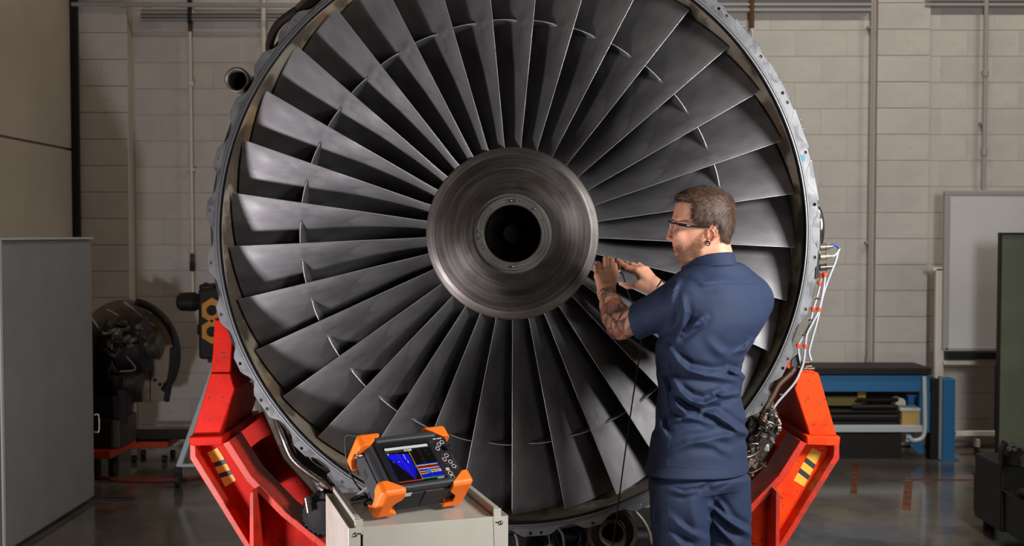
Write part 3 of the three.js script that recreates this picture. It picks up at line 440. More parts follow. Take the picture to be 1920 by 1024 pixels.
// ---------------------------------------------------------------- grey tool cart in front
M.enamel = std({ color: 0xc9c6bb, roughness: 0.3, metalness: 0.05, roughnessMap: rep(T.rough, 3), map: rep(texture(256, (u, v) => 0.95 + 0.08 * (fbm(u, v, 4, 4, 401, 6) - 0.5), true), 2) });
M.rubber = std({ color: 0x17181a, roughness: 0.6 });
M.devgrey = std({ color: 0x2c2e33, roughness: 0.5, bumpMap: rep(T.grain, 30), bumpScale: 0.0003 });
M.devblack = std({ color: 0x131416, roughness: 0.42 });
M.orange = std({ color: 0xf6730f, roughness: 0.5 });
const CART = { turn: R(17.8), at: at(653, 990, 0.9), w: 0.5, d: 0.46 }; const cartTop = CART.at.y;
{
  const c = thing('tool_cart', 'pale grey sheet metal cart with raised side rails, in front of the engine', 'cart', V(CART.at.x, 0, CART.at.z), CART.turn), H = cartTop, W = CART.w, D = CART.d;
  const m = M.enamel;
  part('top_plate', box(W - 0.09, 0.004, D - 0.004, W / 2 - 0.002, H - 0.004, -D / 2, 0.001), m, c);
  part('front_panel', box(W - 0.045 - 0.034, 0.50, 0.003, W / 2 + 0.004, H - 0.252, -0.0015, 0.001), m, c);
  part('front_panel', box(W - 0.004, 0.24, 0.003, W / 2, H - 0.63, -0.0035, 0.001), m, c);
  part('corner_tab', metric(plate([[0, H - 0.5], [0.036, H - 0.5], [0.036, H - 0.012], [0.034, H - 0.002], [0, H - 0.002]], 0.003, 0.0005).translate(0, 0, -0.0005)), m, c);
  part('corner_tab', metric(plate([[W - 0.032, H - 0.5], [W, H - 0.5], [W, H - 0.002], [W - 0.046, H - 0.002], [W - 0.048, H - 0.01], [W - 0.046, H - 0.02]], 0.003, 0.0005).translate(0, 0, -0.0005)), m, c);
  part('side_panel', box(0.003, 0.75, D, 0.0015, H - 0.375, -D / 2, 0.001), m, c); part('side_panel', box(0.003, 0.75, D, W - 0.0015, H - 0.375, -D / 2, 0.001), m, c);
  part('back_panel', box(W - 0.006, 0.75, 0.003, W / 2, H - 0.376, -D + 0.002, 0.001), m, c);
  part('bottom_plate', box(W - 0.01, 0.004, D - 0.01, W / 2, H - 0.74, -D / 2, 0.001), m, c);
  for (const [x, k] of [[0.028, 1], [W - 0.030, -1]]) {
    part('channel_floor', box(0.028, 0.003, D - 0.006, x - k * 0.012, H - 0.024, -D / 2, 0.001), m, c);
    const rail = part('rail', box(0.003, 0.046, D - 0.02, x + k * 0.010, H - 0.001, -D / 2 - 0.006, 0.001), m, c); part('rail_lip', box(0.0025, 0.044, D - 0.02, x - k * 0.003, H - 0.002, -D / 2 - 0.006, 0.001), m, rail); part('rail_top', box(0.016, 0.003, D - 0.02, x + k * 0.0035, H + 0.0225, -D / 2 - 0.006, 0.001), m, rail);
    part('end_block', box(0.024, 0.046, 0.012, x + k * 0.004, H - 0.001, -0.006, 0.0015), m, rail);
    const b = part('bolt', join([new THREE.SphereGeometry(0.0065, 12, 8, 0, Math.PI * 2, 0, Math.PI / 2).rotateX(Math.PI / 2).translate(x - (k < 0 ? -0.006 : 0.008), H - 0.022, 0.002), new THREE.CylinderGeometry(0.0075, 0.0075, 0.0015, 14).rotateX(Math.PI / 2).translate(x - (k < 0 ? -0.006 : 0.008), H - 0.022, 0.0022)]), M.steel, c);
    part('slot', box(0.011, 0.0045, 0.001, x - (k < 0 ? -0.006 : 0.008) + (k > 0 ? 0.013 : -0.012), H - 0.02, 0.0026, 0.0003), M.black, c);
  }
  for (const x of [0.05, W - 0.05]) for (const z of [-0.05, -D + 0.05]) { const q = part('caster', join([new THREE.CylinderGeometry(0.016, 0.016, 0.014, 20).rotateZ(Math.PI / 2).translate(x, 0.016, z)]), M.rubber, c); part('fork', box(0.022, 0.02, 0.008, x, 0.03, z, 0.001), M.steel, q); }
}
// ---------------------------------------------------------------- portable test instrument on the cart
const dev = (() => {
  const W = 0.292, H = 0.212, TH = 0.098, yaw = R(34.5), tilt = R(50.8);
  const u = V(Math.cos(yaw), 0, -Math.sin(yaw)), n = V(Math.sin(yaw) * Math.cos(tilt), Math.sin(tilt), Math.cos(yaw) * Math.cos(tilt)), v = n.clone().cross(u);
  const d = thing('inspection_instrument', 'portable inspection instrument with orange corners and a lit screen on the grey cart', 'instrument');
  const foot = V(-0.137, -H / 2 - 0.017, -TH - 0.012), base = V(-0.4056, 0, 0.8073); base.y = cartTop + 0.002;
  const rot = new THREE.Matrix4().makeBasis(u, v, n); d.quaternion.setFromRotationMatrix(rot); d.position.copy(base).sub(foot.clone().applyMatrix4(rot));
  const body = part('body', metric(new RoundedBoxGeometry(W, H, TH, 4, 0.022).translate(0, 0, -TH / 2)), M.devgrey, d);
  part('face_frame', box(W - 0.036, H - 0.012, 0.012, 0.012, 0, 0.001, 0.005), M.devblack, d); part('brow_ridge', metric(new RoundedBoxGeometry(W - 0.07, 0.024, 0.02, 3, 0.008).translate(0, 0.088, 0.004)), M.devgrey, d); part('chin_ridge', metric(new RoundedBoxGeometry(W - 0.06, 0.02, 0.022, 3, 0.008).translate(0, -0.101, 0.0)), M.devgrey, d);
  const sx = -0.0117, sy = -0.016, sw = 0.164, sh = 0.148;
  const scr = canvasTexture(1024, 790, (c, w, h) => {
    c.fillStyle = '#020204'; c.fillRect(0, 0, w, h);
    c.fillStyle = '#e9e9e6'; c.fillRect(30, 26, w - 60, 52); c.fillStyle = '#b9c7c2'; c.fillRect(30, 78, w - 60, 8); c.fillStyle = '#24342e'; c.fillRect(0, 104, w, 8); c.fillStyle = '#d8d8d0'; c.fillRect(430, 96, 170, 40);
    c.fillStyle = '#2a2a33'; c.font = 'bold 26px sans-serif'; c.fillText('S 45.00', 450, 126);
    c.fillStyle = '#c58a2c'; c.fillRect(0, 118, 500, 5);
    const g = c.createRadialGradient(60, 160, 20, 60, 160, 640); g.addColorStop(0, '#1418ff'); g.addColorStop(0.7, '#0a0ee0'); g.addColorStop(1, '#0408b8'); c.fillStyle = g;
    c.beginPath(); c.moveTo(40, 150); c.lineTo(470, 196); c.quadraticCurveTo(520, 400, 455, 620); c.quadraticCurveTo(420, 700, 372, 735); c.lineTo(20, 200); c.closePath(); c.fill();
    c.strokeStyle = '#e33a34'; c.lineWidth = 3; c.beginPath(); c.moveTo(232, 122); c.lineTo(372, 735); c.stroke();
    c.fillStyle = '#d7e6ff'; c.save(); c.translate(370, 190); c.rotate(-0.02); c.fillRect(0, 0, 12, 120); c.restore(); c.fillRect(392, 330, 14, 56); c.fillStyle = '#9fb6ff'; c.fillRect(196, 330, 26, 16); c.fillStyle = '#e8e04a'; c.beginPath(); c.arc(52, 158, 17, 0, 7); c.fill(); c.fillStyle = '#fff'; for (const [x, y] of [[82, 330], [505, 470], [505, 200]]) c.fillRect(x, y, 12, 10);
    c.fillStyle = '#f0a040'; c.fillRect(520, 120, 12, 640); c.fillStyle = '#8f5a35'; c.fillRect(745, 122, 4, 330);
    c.fillStyle = '#0a10c8'; c.fillRect(532, 440, 492, 300);
    const r = rng(4), band = (x0, x1, y, t, cols) => { cols.forEach(([cl, k]) => { c.fillStyle = cl; for (let x = x0; x < x1; x += 6) { const hh = t * k * (0.82 + 0.36 * r()); c.fillRect(x, y - hh / 2, 7, hh); } }); };
    band(540, 1000, 506, 92, [['#40c8ff', 1], ['#fff060', 0.82], ['#ff7a10', 0.68], ['#7c0d04', 0.52]]);
    band(532, 720, 622, 60, [['#40c8ff', 1], ['#fff060', 0.8], ['#ff7a10', 0.62], ['#7c0d04', 0.44]]); band(790, 1010, 610, 60, [['#40c8ff', 1], ['#fff060', 0.8], ['#ffae20', 0.55]]);
    c.fillStyle = '#8c1206'; for (const x of [830, 862, 905, 950]) { c.beginPath(); c.ellipse(x, 610, 16, 11, 0, 0, 7); c.fill(); }
    c.fillStyle = '#58d8ff'; for (let k = 0; k < 40; k++) c.fillRect(712 + 80 * r(), 560 + 80 * r(), 9, 7);
    c.strokeStyle = '#d8408a'; c.lineWidth = 3; c.beginPath(); c.moveTo(748, 470); c.lineTo(792, 730); c.stroke();
    c.fillStyle = '#d23a30'; c.fillRect(0, 748, 522, 20); c.fillStyle = '#2f9a4c'; c.fillRect(532, 732, 492, 24); c.fillStyle = '#ece8e0'; for (let k = 0; k < 5; k++) c.fillRect(850 + k * 30, 762, 22, 22);
    c.fillStyle = '#77808a'; c.fillRect(880, 170, 16, 14); c.fillRect(905, 250, 12, 12); c.fillStyle = '#1520e8'; c.fillRect(0, 140, 6, 600);
  });
  const screen = part('screen', new THREE.PlaneGeometry(sw, sh).translate(sx, sy, 0.0078), std({ color: 0x050505, roughness: 0.25, emissive: 0xffffff, emissiveMap: scr, emissiveIntensity: 0.75 }), d, 'lit colour screen');
  const key = canvasTexture(256, 720, (c, w, h) => { c.fillStyle = '#1b1c21'; c.fillRect(0, 0, w, h); c.fillStyle = '#e8e8ea'; c.font = 'bold 30px sans-serif'; c.fillText('MX 1000', 84, 36); c.font = 'italic bold 30px sans-serif'; c.fillText('Omni', 150, 688); c.font = 'bold 22px sans-serif'; c.fillText('scan', 176, 712);
    c.strokeStyle = '#a8432c'; c.lineWidth = 4; c.beginPath(); c.moveTo(70, 180); c.quadraticCurveTo(80, 90, 190, 70); c.stroke(); c.beginPath(); c.moveTo(120, 270); c.lineTo(60, 370); c.quadraticCurveTo(60, 430, 120, 470); c.lineTo(190, 560); c.quadraticCurveTo(230, 560, 220, 500); c.lineTo(226, 300); c.stroke(); c.beginPath(); c.ellipse(72, 610, 40, 90, 0, 0, 7); c.stroke();
    c.strokeStyle = '#7a5a2a'; c.lineWidth = 3; c.strokeRect(20, 50, 52, 22); });
  const px0 = 0.0735, pw = 0.066, py0 = 0.074, ph = 0.174, keys = part('key_panel', new THREE.PlaneGeometry(pw, ph).translate(px0 + pw / 2, py0 - ph / 2, 0.0076), std({ map: key, roughness: 0.4 }), d);
  const K = (s, t) => [px0 + s * pw, py0 - t * ph];
  const btn = join([new THREE.CylinderGeometry(0.0058, 0.0062, 0.003, 20).rotateX(Math.PI / 2)]), halo = new THREE.TorusGeometry(0.0066, 0.0009, 8, 24), white = std({ color: 0xe4e6ea, roughness: 0.4 });
  for (const [s, t] of [[0.70, 0.14], [0.48, 0.185], [0.30, 0.275], [0.57, 0.455], [0.36, 0.54], [0.60, 0.61], [0.66, 0.72], [0.28, 0.865], [0.29, 0.955]]) { const b = part('button', btn, M.devblack, d); b.position.set(...K(s, t), 0.0085); part('button_ring', halo, white, b).position.z = 0.001; }
  for (const [a, b] of [[-1, -1], [1, -1], [-1, 1], [1, 1]]) { const [x, y] = K(0.26, 0.765); part('key', box(0.0045, 0.0045, 0.002, x + a * 0.0032, y + b * 0.0032, 0.0085, 0.0006), white, d); }
  { const [x, y] = K(0.76, 0.29); part('knob', join([new THREE.CylinderGeometry(0.0105, 0.0115, 0.013, 26).rotateX(Math.PI / 2).translate(x, y, 0.014), new THREE.TorusGeometry(0.0095, 0.0014, 8, 24).translate(x, y, 0.0205)]), M.devblack, d); }
  // moulded corner bumpers: the corner of a larger rounded body, pulled in between its front and rear ends
  for (const i of [-1, 1]) for (const j of [-1, 1]) {
    const hx = W / 2 + 0.017, hy = H / 2 + 0.018, z0 = -TH - 0.013, z1 = 0.013, zc = (z0 + z1) / 2, hz = (z1 - z0) / 2, L = i < 0 ? 0.106 : 0.094;
    const f = (x, y, z) => {
      const X = i * x, Y = j * y, qx = X - hx + 0.011, qy = Y - hy + 0.011, qz = Math.abs(z - zc) - hz + 0.011;
      let d = Math.hypot(Math.max(qx, 0), Math.max(qy, 0), Math.max(qz, 0)) + Math.min(Math.max(qx, qy, qz), 0) - 0.011;
      const ch = (X + Y - hx - hy + 0.013) * 0.7071; d = smax(d, ch, 0.004); d = smax(d, (Y - hy + Math.abs(z - zc) - hz + 0.010) * 0.7071, 0.004); d = smax(d, (X - hx + Math.abs(z - zc) - hz + 0.010) * 0.7071, 0.004);
      const a = hx - X, b = hy - Y, k = 0.64 + 0.36 * Math.max(smooth(-0.055, -0.02, z), smooth(z0 + 0.035, z0 + 0.012, z));
      d = smax(d, (a / (L * k) + b / (0.074 * k) - 1) * 0.034, 0.003); d = smax(d, a - 0.080 * k, 0.003); return smax(d, b - 0.052 * k, 0.003);
    };
    const cx = i * (W / 2 - 0.025), cy = j * (H / 2 - 0.01);
    part('bumper', surfaceNets(f, V(cx - 0.065, cy - 0.052, z0 - 0.006), V(cx + 0.065, cy + 0.052, z1 + 0.006), 0.0027), M.orange, d);
  }
  // top carry edge, side battery doors, bottom stickers, vents
  part('handle', metric(new RoundedBoxGeometry(0.15, 0.022, 0.07, 3, 0.01).translate(0.005, H / 2 + 0.004, -0.05)), M.rubber, d);
  part('side_door', box(0.006, H - 0.06, TH - 0.035, -W / 2 - 0.001, 0.0, -TH / 2 - 0.002, 0.002), M.devgrey, d);
  for (const [y, z, a, b] of [[0.012, -0.055, 0.03, 0.018], [-0.045, -0.088, 0.018, 0.010], [0.055, -0.095, 0.016, 0.01], [-0.07, -0.06, 0.012, 0.008]]) part('port', box(0.003, a, b, -W / 2 - 0.0036, y, z, 0.001), M.black, d);
  part('lower_cover', box(0.09, 0.005, 0.075, 0.045, -H / 2 - 0.001, -0.06, 0.002), M.devblack, d); part('lower_cover', box(0.08, 0.005, 0.075, -0.045, -H / 2 - 0.001, -0.06, 0.002), M.rubber, d);
  const lab = std({ color: 0xc9cdd0, roughness: 0.5 }); for (const [x, w] of [[-0.086, 0.02], [-0.062, 0.022], [-0.105, 0.012]]) part('rating_label', box(w, 0.001, 0.016, x, -H / 2 - 0.004, -0.024, 0.0003), lab, d);
  part('carry_ring', new THREE.TorusGeometry(0.0095, 0.0018, 8, 24).rotateY(0.5).translate(-W / 2 - 0.024, H / 2 - 0.042, -0.028), M.steel, d); part('ring_post', rod(V(-W / 2, H / 2 - 0.042, -0.028), V(-W / 2 - 0.018, H / 2 - 0.042, -0.028), 0.0055), M.steel, d);
  // bail stand reaching down to the cart
  d.updateMatrixWorld(true); const loc = (x, y, z) => d.worldToLocal(at(x, y, z)); const g0 = loc(658, 941, 0.575), g1 = g0.clone().add(V(0.24, 0, 0)); const h0 = V(-0.128, -0.005, -TH + 0.004), h1 = V(0.112, -0.005, -TH + 0.004);
  for (const g of [g0, g1]) { const w = d.localToWorld(g.clone()); w.y = cartTop + 0.006; g.copy(d.worldToLocal(w)); }
  part('bail_stand', join([bar(h0, g0, 0.011, 0.006, 0.002), bar(h1, g1, 0.011, 0.006, 0.002), bar(g0, g1, 0.01, 0.008, 0.002, V(0, 1, 0))]), std({ color: 0x9b9ea3, metalness: 0.5, roughness: 0.4 }), d);
  // coiled boot of the cable at the upper left corner
  const b0 = loc(671, 817, 0.62), b1 = loc(655, 815, 0.615), coil = []; for (let k = 0; k <= 90; k++) { const a = k / 90; coil.push(b0.clone().lerp(b1, a).add(V(0, 0.0048 * Math.cos(a * 50), 0.0048 * Math.sin(a * 50)))); }
  part('cable_boot', join([rod(b0, b1, 0.0045, 0.0035), new THREE.TubeGeometry(new THREE.CatmullRomCurve3(coil), 180, 0.0012, 5)]), M.rubber, d);
  return d;
})();
solid('instrument_cable', join([tube([at(655, 815, 0.615), at(649, 818, 0.61), at(647, 832, 0.6), at(651, 865, 0.59), at(661, 897, 0.575), at(676, 918, 0.57), at(694, 932, 0.58), at(712, 936, 0.60), at(732, 938, 0.63)], 0.003, 80, 8), tube([at(668, 938, 0.59), at(680, 931, 0.585), at(700, 934, 0.58), at(714, 944, 0.60), at(700, 950, 0.62), at(684, 946, 0.62), at(690, 938, 0.6), at(712, 938, 0.6)], 0.0034, 80, 8)]), M.rubber, 'black cable looping from the instrument down behind it onto the cart', 'cable');
// ---------------------------------------------------------------- things along the walls
M.locker = std({ color: 0x8b8d90, roughness: 0.5, metalness: 0.1, map: rep(texture(256, (u, v) => 0.94 + 0.10 * (fbm(u, v, 5, 5, 501, 6) - 0.5), true), 1.5), bumpMap: rep(T.grain, 6), bumpScale: 0.0005 });
M.green = std({ color: 0x626a58, roughness: 0.55, map: rep(texture(256, (u, v) => 0.9 + 0.14 * (fbm(u, v, 5, 5, 511, 6) - 0.5), true), 1.2) });
M.blue = std({ color: 0x1e6394, roughness: 0.5 });
M.palemetal = std({ color: 0xb9c3c6, roughness: 0.5, metalness: 0.2 });
M.whiteboard = std({ color: 0xd5d5d5, roughness: 0.35, map: rep(texture(256, (u, v) => 0.95 + 0.1 * (fbm(u, v, 3, 3, 521, 5) - 0.5), true), 0.6) });
M.nacelle = std({ color: 0x968675, roughness: 0.5, metalness: 0.15, map: rep(T.soft, 1) }); M.nacelle.map = rep(texture(256, (u, v) => { const n = fbm(u, v, 5, 5, 531, 6), k = smooth(0.55, 0.7, fbm(u, v, 4, 6, 541, 5)); return 0.95 + 0.2 * (n - 0.5) - 0.25 * k; }, true), 1);
M.soot = std({ color: 0x282422, roughness: 0.55, metalness: 0.4, map: rep(T.mottle, 3) });
M.olive = std({ color: 0x4b443b, roughness: 0.5, metalness: 0.3, map: rep(T.mottle, 3) });
M.yellow = std({ color: 0xcb8a22, roughness: 0.55 });
M.redtrolley = std({ color: 0xb8330f, roughness: 0.5 });
const B = (w, h, d, p, r = 0.006) => box(w, h, d, p.x, p.y, p.z, r);
const D2 = (d) => EYE.z - d;                                   // distance from the camera to a depth plane

{ // steel cabinet at the left edge
  const c = thing('steel_cabinet', 'tall grey steel cabinet at the left edge, cut by the frame', 'cabinet', V(-2.585, 0, D2(6.85)));
  part('carcass', box(0.62, 1.60, 1.85, -0.32, 0.812, 0.925, 0.006), M.locker, c);
  part('side_panel', box(0.012, 1.56, 1.20, 0.0, 0.81, 0.615, 0.004), M.locker, c);
  part('corner_post', box(0.02, 1.60, 0.03, 0.0, 0.812, 1.235, 0.004), M.palemetal, c); part('side_panel', box(0.012, 1.56, 0.57, 0.0, 0.81, 1.55, 0.004), M.locker, c);
  part('top_rim', box(0.64, 0.012, 1.87, -0.31, 1.618, 0.925, 0.003), M.palemetal, c);
  part('handle', tube([V(-0.01, 0.42, -0.02), V(0.02, 0.42, -0.03), V(0.02, 0.52, -0.03), V(-0.01, 0.52, -0.02)], 0.006, 24, 8), M.steel, c);
}
{ // small engine on a red wheeled stand, half hidden by the cabinet
  const z = D2(7.6), g = thing('spare_engine', 'dark old engine with a cowl panel on a red wheeled base behind the cabinet', 'engine');
  const q = (x, y, d = 0) => at(x, y, z + d);
  const cowl = (pts, d0, dp, m, name) => part(name, pxPlate(pts, z + d0, dp, 0.004), m, g);
  const arc = []; for (let k = 0; k <= 14; k++) { const a = R(172 - k * 12.2); arc.push([235 + 92 * Math.cos(a), 660 - 99 * Math.sin(a)]); }
  cowl([...arc, [322, 700], [312, 752], [248, 755], [246, 790], [172, 790], [160, 640]], -0.42, 0.05, M.nacelle, 'cowl_panel');
  { const band = []; for (let k = 0; k <= 20; k++) { const a = R(78 - k * 6.0); band.push(at(235 + 97 * Math.cos(a), 665 - 101 * Math.sin(a), z - 0.35)); } part('cowl_edge', tube(band, 0.028, 40, 8), M.black, g); }
  cowl([[318, 652], [331, 648], [333, 662], [324, 700], [314, 755], [306, 752], [316, 690]], -0.30, 0.05, M.black, 'latch_band');
  for (const [x0, y0, x1, y1] of [[200, 580, 222, 592], [232, 566, 290, 612], [258, 566, 284, 588]]) part('cowl_rib', bar(q(x0, y0, -0.40), q(x1, y1, -0.40), 0.012, 0.012), M.palemetal, g);
  part('seam', bar(q(282, 672, -0.41), q(281, 754, -0.41), 0.006, 0.01), M.black, g);
  for (const [x, y] of [[291, 713], [300, 721], [310, 720]]) part('rivet_hole', new THREE.CylinderGeometry(0.012, 0.012, 0.02, 12).rotateX(Math.PI / 2).translate(...q(x, y, -0.415).toArray()), M.black, g);
  // core: drums, flanges and pipework
  const drum = (x, y, r, l, m, ax = 'x', d = 0) => { const c = q(x, y, d); part('drum', turned([[0.0001, -l / 2], [r * 0.8, -l / 2], [r, -l / 2 + 0.02], [r, -0.02], [r * 1.1, -0.015], [r * 1.1, 0.015], [r, 0.02], [r, l / 2 - 0.02], [r * 0.7, l / 2], [0.0001, l / 2]].reverse(), 32, ax).translate(c.x, c.y, c.z), m, g); };
  drum(232, 652, 0.17, 0.36, M.soot); drum(198, 668, 0.22, 0.2, M.soot); drum(282, 650, 0.085, 0.16, M.olive); drum(238, 714, 0.085, 0.20, M.olive); drum(210, 700, 0.15, 0.22, M.soot); drum(195, 628, 0.09, 0.2, M.olive); drum(250, 618, 0.09, 0.2, M.soot);
  part('end_flange', (() => { const c = q(182, 655, 0.14); return join([turned([[0.05, -0.02], [0.05, 0.02], [0.1, 0.02], [0.11, -0.02]].reverse(), 28, 'z').translate(c.x, c.y, c.z), ...[0, 1, 2, 3, 4, 5, 6, 7].map((k) => rod(c.clone().add(V(0.08 * Math.cos(k * 0.785), 0.08 * Math.sin(k * 0.785), 0)), c.clone().add(V(0.08 * Math.cos(k * 0.785), 0.08 * Math.sin(k * 0.785), 0.035)), 0.012, 0.012, 6))]); })(), M.fitting, g);
  const r = rng(91);
  for (let k = 0; k < 16; k++) { const a = q(174 + 66 * r(), 622 + 90 * r(), 0.12 + 0.1 * r()), b = a.clone().add(V((r() - 0.5) * 0.2, (r() - 0.5) * 0.12, (r() - 0.5) * 0.1)), c = b.clone().add(V((r() - 0.5) * 0.2, (r() - 0.5) * 0.25, 0)); part('pipe', tube([a, b, c], 0.007 + 0.009 * r(), 20, 8), [M.soot, M.olive, M.fitting, M.soot][Math.floor(r() * 4)], g); }
  for (let k = 0; k < 20; k++) { const c = q(178 + 95 * r(), 605 + 50 * r(), 0.2 + 0.1 * r()); part('fitting', join([rod(c, c.clone().add(V(0.05 * (r() - 0.5), 0.05 * (r() - 0.5), 0.05)), 0.018, 0.014, 8)]), [M.fitting, M.olive, M.soot][Math.floor(r() * 3)], g); }
  part('mount', B(0.24, 0.2, 0.25, q(204, 762), 0.02), M.soot, g); part('mount', B(0.06, 0.24, 0.06, q(230, 762, 0.1), 0.01), M.black, g);
  const bin = q(205, 806); part('drip_bin', box(0.27, 0.20, 0.34, bin.x, bin.y, bin.z, 0.015), M.olive, g);
  for (let k = 0; k < 8; k++) part('bin_rib', box(0.008, 0.18, 0.012, bin.x - 0.11 + k * 0.032, bin.y, bin.z + 0.172, 0.002), M.olive, g);
  const rb = q(197, 840); part('base_frame', box(0.26, 0.055, 0.5, rb.x, rb.y, rb.z, 0.005), M.redtrolley, g);
  for (const [x, d] of [[213, 0.04], [180, 0.04], [213, -0.25], [180, -0.25]]) { const c = q(x, 866, d); c.y = 0.055; part('caster', join([new THREE.CylinderGeometry(0.055, 0.055, 0.035, 20).rotateZ(Math.PI / 2).translate(c.x, c.y, c.z), box(0.05, 0.06, 0.03, c.x, 0.11, c.z)]), M.rubber, g); }
}
{ // red low dolly behind it
  const p = at(288, 827, D2(8.1)), t = thing('red_dolly', 'low red dolly standing against the block wall behind the old engine', 'dolly');
  part('deck', box(0.30, 0.05, 0.3, p.x, p.y, p.z, 0.005), M.redtrolley, t); part('deck_lip', box(0.62, 0.02, 0.32, p.x + 0.06, p.y + 0.05, p.z, 0.004), M.black, t);
  for (const x of [-0.11, 0.11]) for (const z of [-0.1, 0.1]) part('wheel', new THREE.CylinderGeometry(0.024, 0.024, 0.03, 16).rotateZ(Math.PI / 2).translate(p.x + x, 0.024, p.z + z), M.rubber, t);
}
{ // accessory gearbox on a pale tripod stand
  const z = D2(7.3), q = (x, y, d = 0) => at(x, y, z + d), t = thing('accessory_gearbox', 'black gearbox with yellow plates held up on a pale wheeled stand beside the wall pipe', 'gearbox');
  const a = q(336, 566), b = q(372, 563); part('motor', join([turned([[0.0001, -0.075], [0.04, -0.072], [0.06, -0.05], [0.064, 0.04], [0.05, 0.065], [0.035, 0.09]].reverse(), 32, 'x').translate((a.x + b.x) / 2, a.y, a.z)]), M.soot, t); part('motor_neck', rod(b, q(398, 562), 0.035, 0.045, 18), M.soot, t);
  part('housing', B(0.13, 0.46, 0.16, q(396, 606), 0.02), M.black, t); part('housing_top', B(0.09, 0.10, 0.12, q(390, 546), 0.02), M.soot, t); for (const [x, y] of [[377, 545], [403, 541], [386, 540]]) part('stud', rod(q(x, y), q(x, y - 10), 0.012), M.soot, t);
  for (const y of [582, 622]) { const c = q(397, y, 0.10), h = []; for (let k = 0; k < 6; k++) h.push([0.075 * Math.cos(R(60 * k + 30)), 0.082 * Math.sin(R(60 * k + 30))]); part('cover_plate', metric(plate(h, 0.018, 0.003, [[0, 0, 0.026]]).translate(c.x, c.y, c.z - 0.018)), M.yellow, t, 'yellow cover plate'); part('bore', turned([[0.026, 0.0], [0.034, 0.004], [0.036, -0.02]].reverse(), 24).translate(c.x, c.y, c.z), M.black, t); }
  part('clutch', rod(q(372, 618), q(384, 618), 0.035, 0.035, 16), M.black, t); part('drain', rod(q(392, 664), q(394, 680), 0.02, 0.012, 12), M.olive, t);
  const hub = q(420, 640, -0.05), foot = q(334, 848, 0.1), foot2 = q(520, 850, 0.05), foot3 = q(440, 835, -0.45); foot.y = foot2.y = foot3.y = 0.12;
  for (const f of [foot, foot2, foot3]) { part('leg', bar(hub, f, 0.035, 0.035, 0.004), M.palemetal, t); const w = part('caster', join([new THREE.CylinderGeometry(0.05, 0.05, 0.03, 20).rotateZ(Math.PI / 2).translate(f.x, 0.05, f.z), box(0.04, 0.05, 0.04, f.x, 0.11, f.z)]), M.rubber, t); }
  part('brace', bar(foot.clone().add(V(0.02, 0.02, 0)), foot2.clone().add(V(-0.02, 0.02, 0)), 0.02, 0.02, 0.003), M.palemetal, t); part('head_bar', bar(hub, q(396, 606, -0.05), 0.05, 0.05), M.palemetal, t);
}
{ // hose on the floor
  const f = (x, y) => { const d = EYE.y * FOCAL / (y - 440), p = at(x, y, D2(d)); p.y = 0.014; return p; };
  solid('air_hose', tube([f(165, 896), f(185, 902), f(230, 907), f(290, 908), f(350, 905), f(384, 901), f(430, 905)], 0.012, 80, 10), std({ color: 0x6d2a1c, roughness: 0.6 }), 'dull red air hose lying across the floor at the left', 'hose');
  const c = f(205, 941); solid('floor_plate', box(0.30, 0.012, 0.05, c.x, 0.006, c.z, 0.003), M.casing, 'thin metal strip lying on the floor by the grey cabinet', 'metal strip');
}
// pipes and rails on the back wall
const zw = ROOM.z0;
function wallPipe(x, y0, y1, r, m, label, parts = []) {
  const a = at(x, y0, zw + 0.06), b = at(x, y1, zw + 0.06), t = thing('wall_pipe', label, 'pipe', V(a.x, 0, zw + 0.06)); part('pipe', rod(V(0, b.y, 0), V(0, a.y, 0), r), m, t);
  for (const [y, h, rr, mm, name] of parts) { const p = at(x, y, zw + 0.06); part(name, rod(V(0, p.y - h / 2, 0), V(0, p.y + h / 2, 0), rr, rr, 12), mm, t); }
  for (const y of [y0 + 0.15 * (y1 - y0), y0 + 0.7 * (y1 - y0)]) { const p = at(x, y, zw + 0.06); part('clip', box(0.05, 0.02, 0.06, 0, p.y, -0.03, 0.003), m, t); }
  return t;
}
wallPipe(355, -60, 480, 0.012, M.whitepaint, 'thin white wall pipe with rusty ends between the cabinet and the engine', [[10, 0.28, 0.018, M.black, 'lower_joint'], [52, 0.06, 0.015, M.rust, 'rust_end'], [157, 0.035, 0.026, M.whitepaint, 'union'], [484, 0.07, 0.017, M.rust, 'rust_end'], [500, 0.07, 0.02, M.black, 'valve'], [530, 0.20, 0.012, M.whitepaint, 'tail']]);
wallPipe(493, -60, 130, 0.018, M.whitepaint, 'short white wall pipe just left of the engine casing');
wallPipe(1410, -60, 52, 0.020, M.rust, 'rusty pipe coming down the wall behind the top of the engine', [[80, 0.2, 0.016, M.whitepaint, 'tail']]);
wallPipe(1850, -60, 356, 0.016, M.trimgrey, 'grey electrical conduit running down to the whiteboard', [[138, 0.04, 0.026, M.trimgrey, 'coupling'], [285, 0.05, 0.024, M.trimgrey, 'coupling']]);
wallPipe(1636, -60, 676, 0.011, M.trimgrey, 'slim grey conduit down the corner of the right wall pilaster', [[676, 0.05, 0.018, M.trimgrey, 'elbow']]);
{ const a = at(150, 8, zw + 0.2), b = at(620, 13, zw + 0.09); const t = thing('wall_conduit', 'dark horizontal conduit high on the back wall left of the engine', 'conduit'); part('tube', rod(V(ROOM.x0 + 0.02, a.y, zw + 0.2), V(b.x, a.y - 0.01, zw + 0.2), 0.016), M.trimgrey, t); for (const x of [232, 275, 340]) { const p = at(x, 12, zw + 0.2); part('coupling', rod(V(p.x - 0.03, a.y - 0.004, p.z), V(p.x + 0.03, a.y - 0.004, p.z), 0.022), M.trimgrey, t); } }
const railLabels = ['ribbed grey rail high on the wall left of the engine', 'ribbed grey rail high on the wall right of the engine', 'ribbed grey rail high on the wall above the whiteboard'];
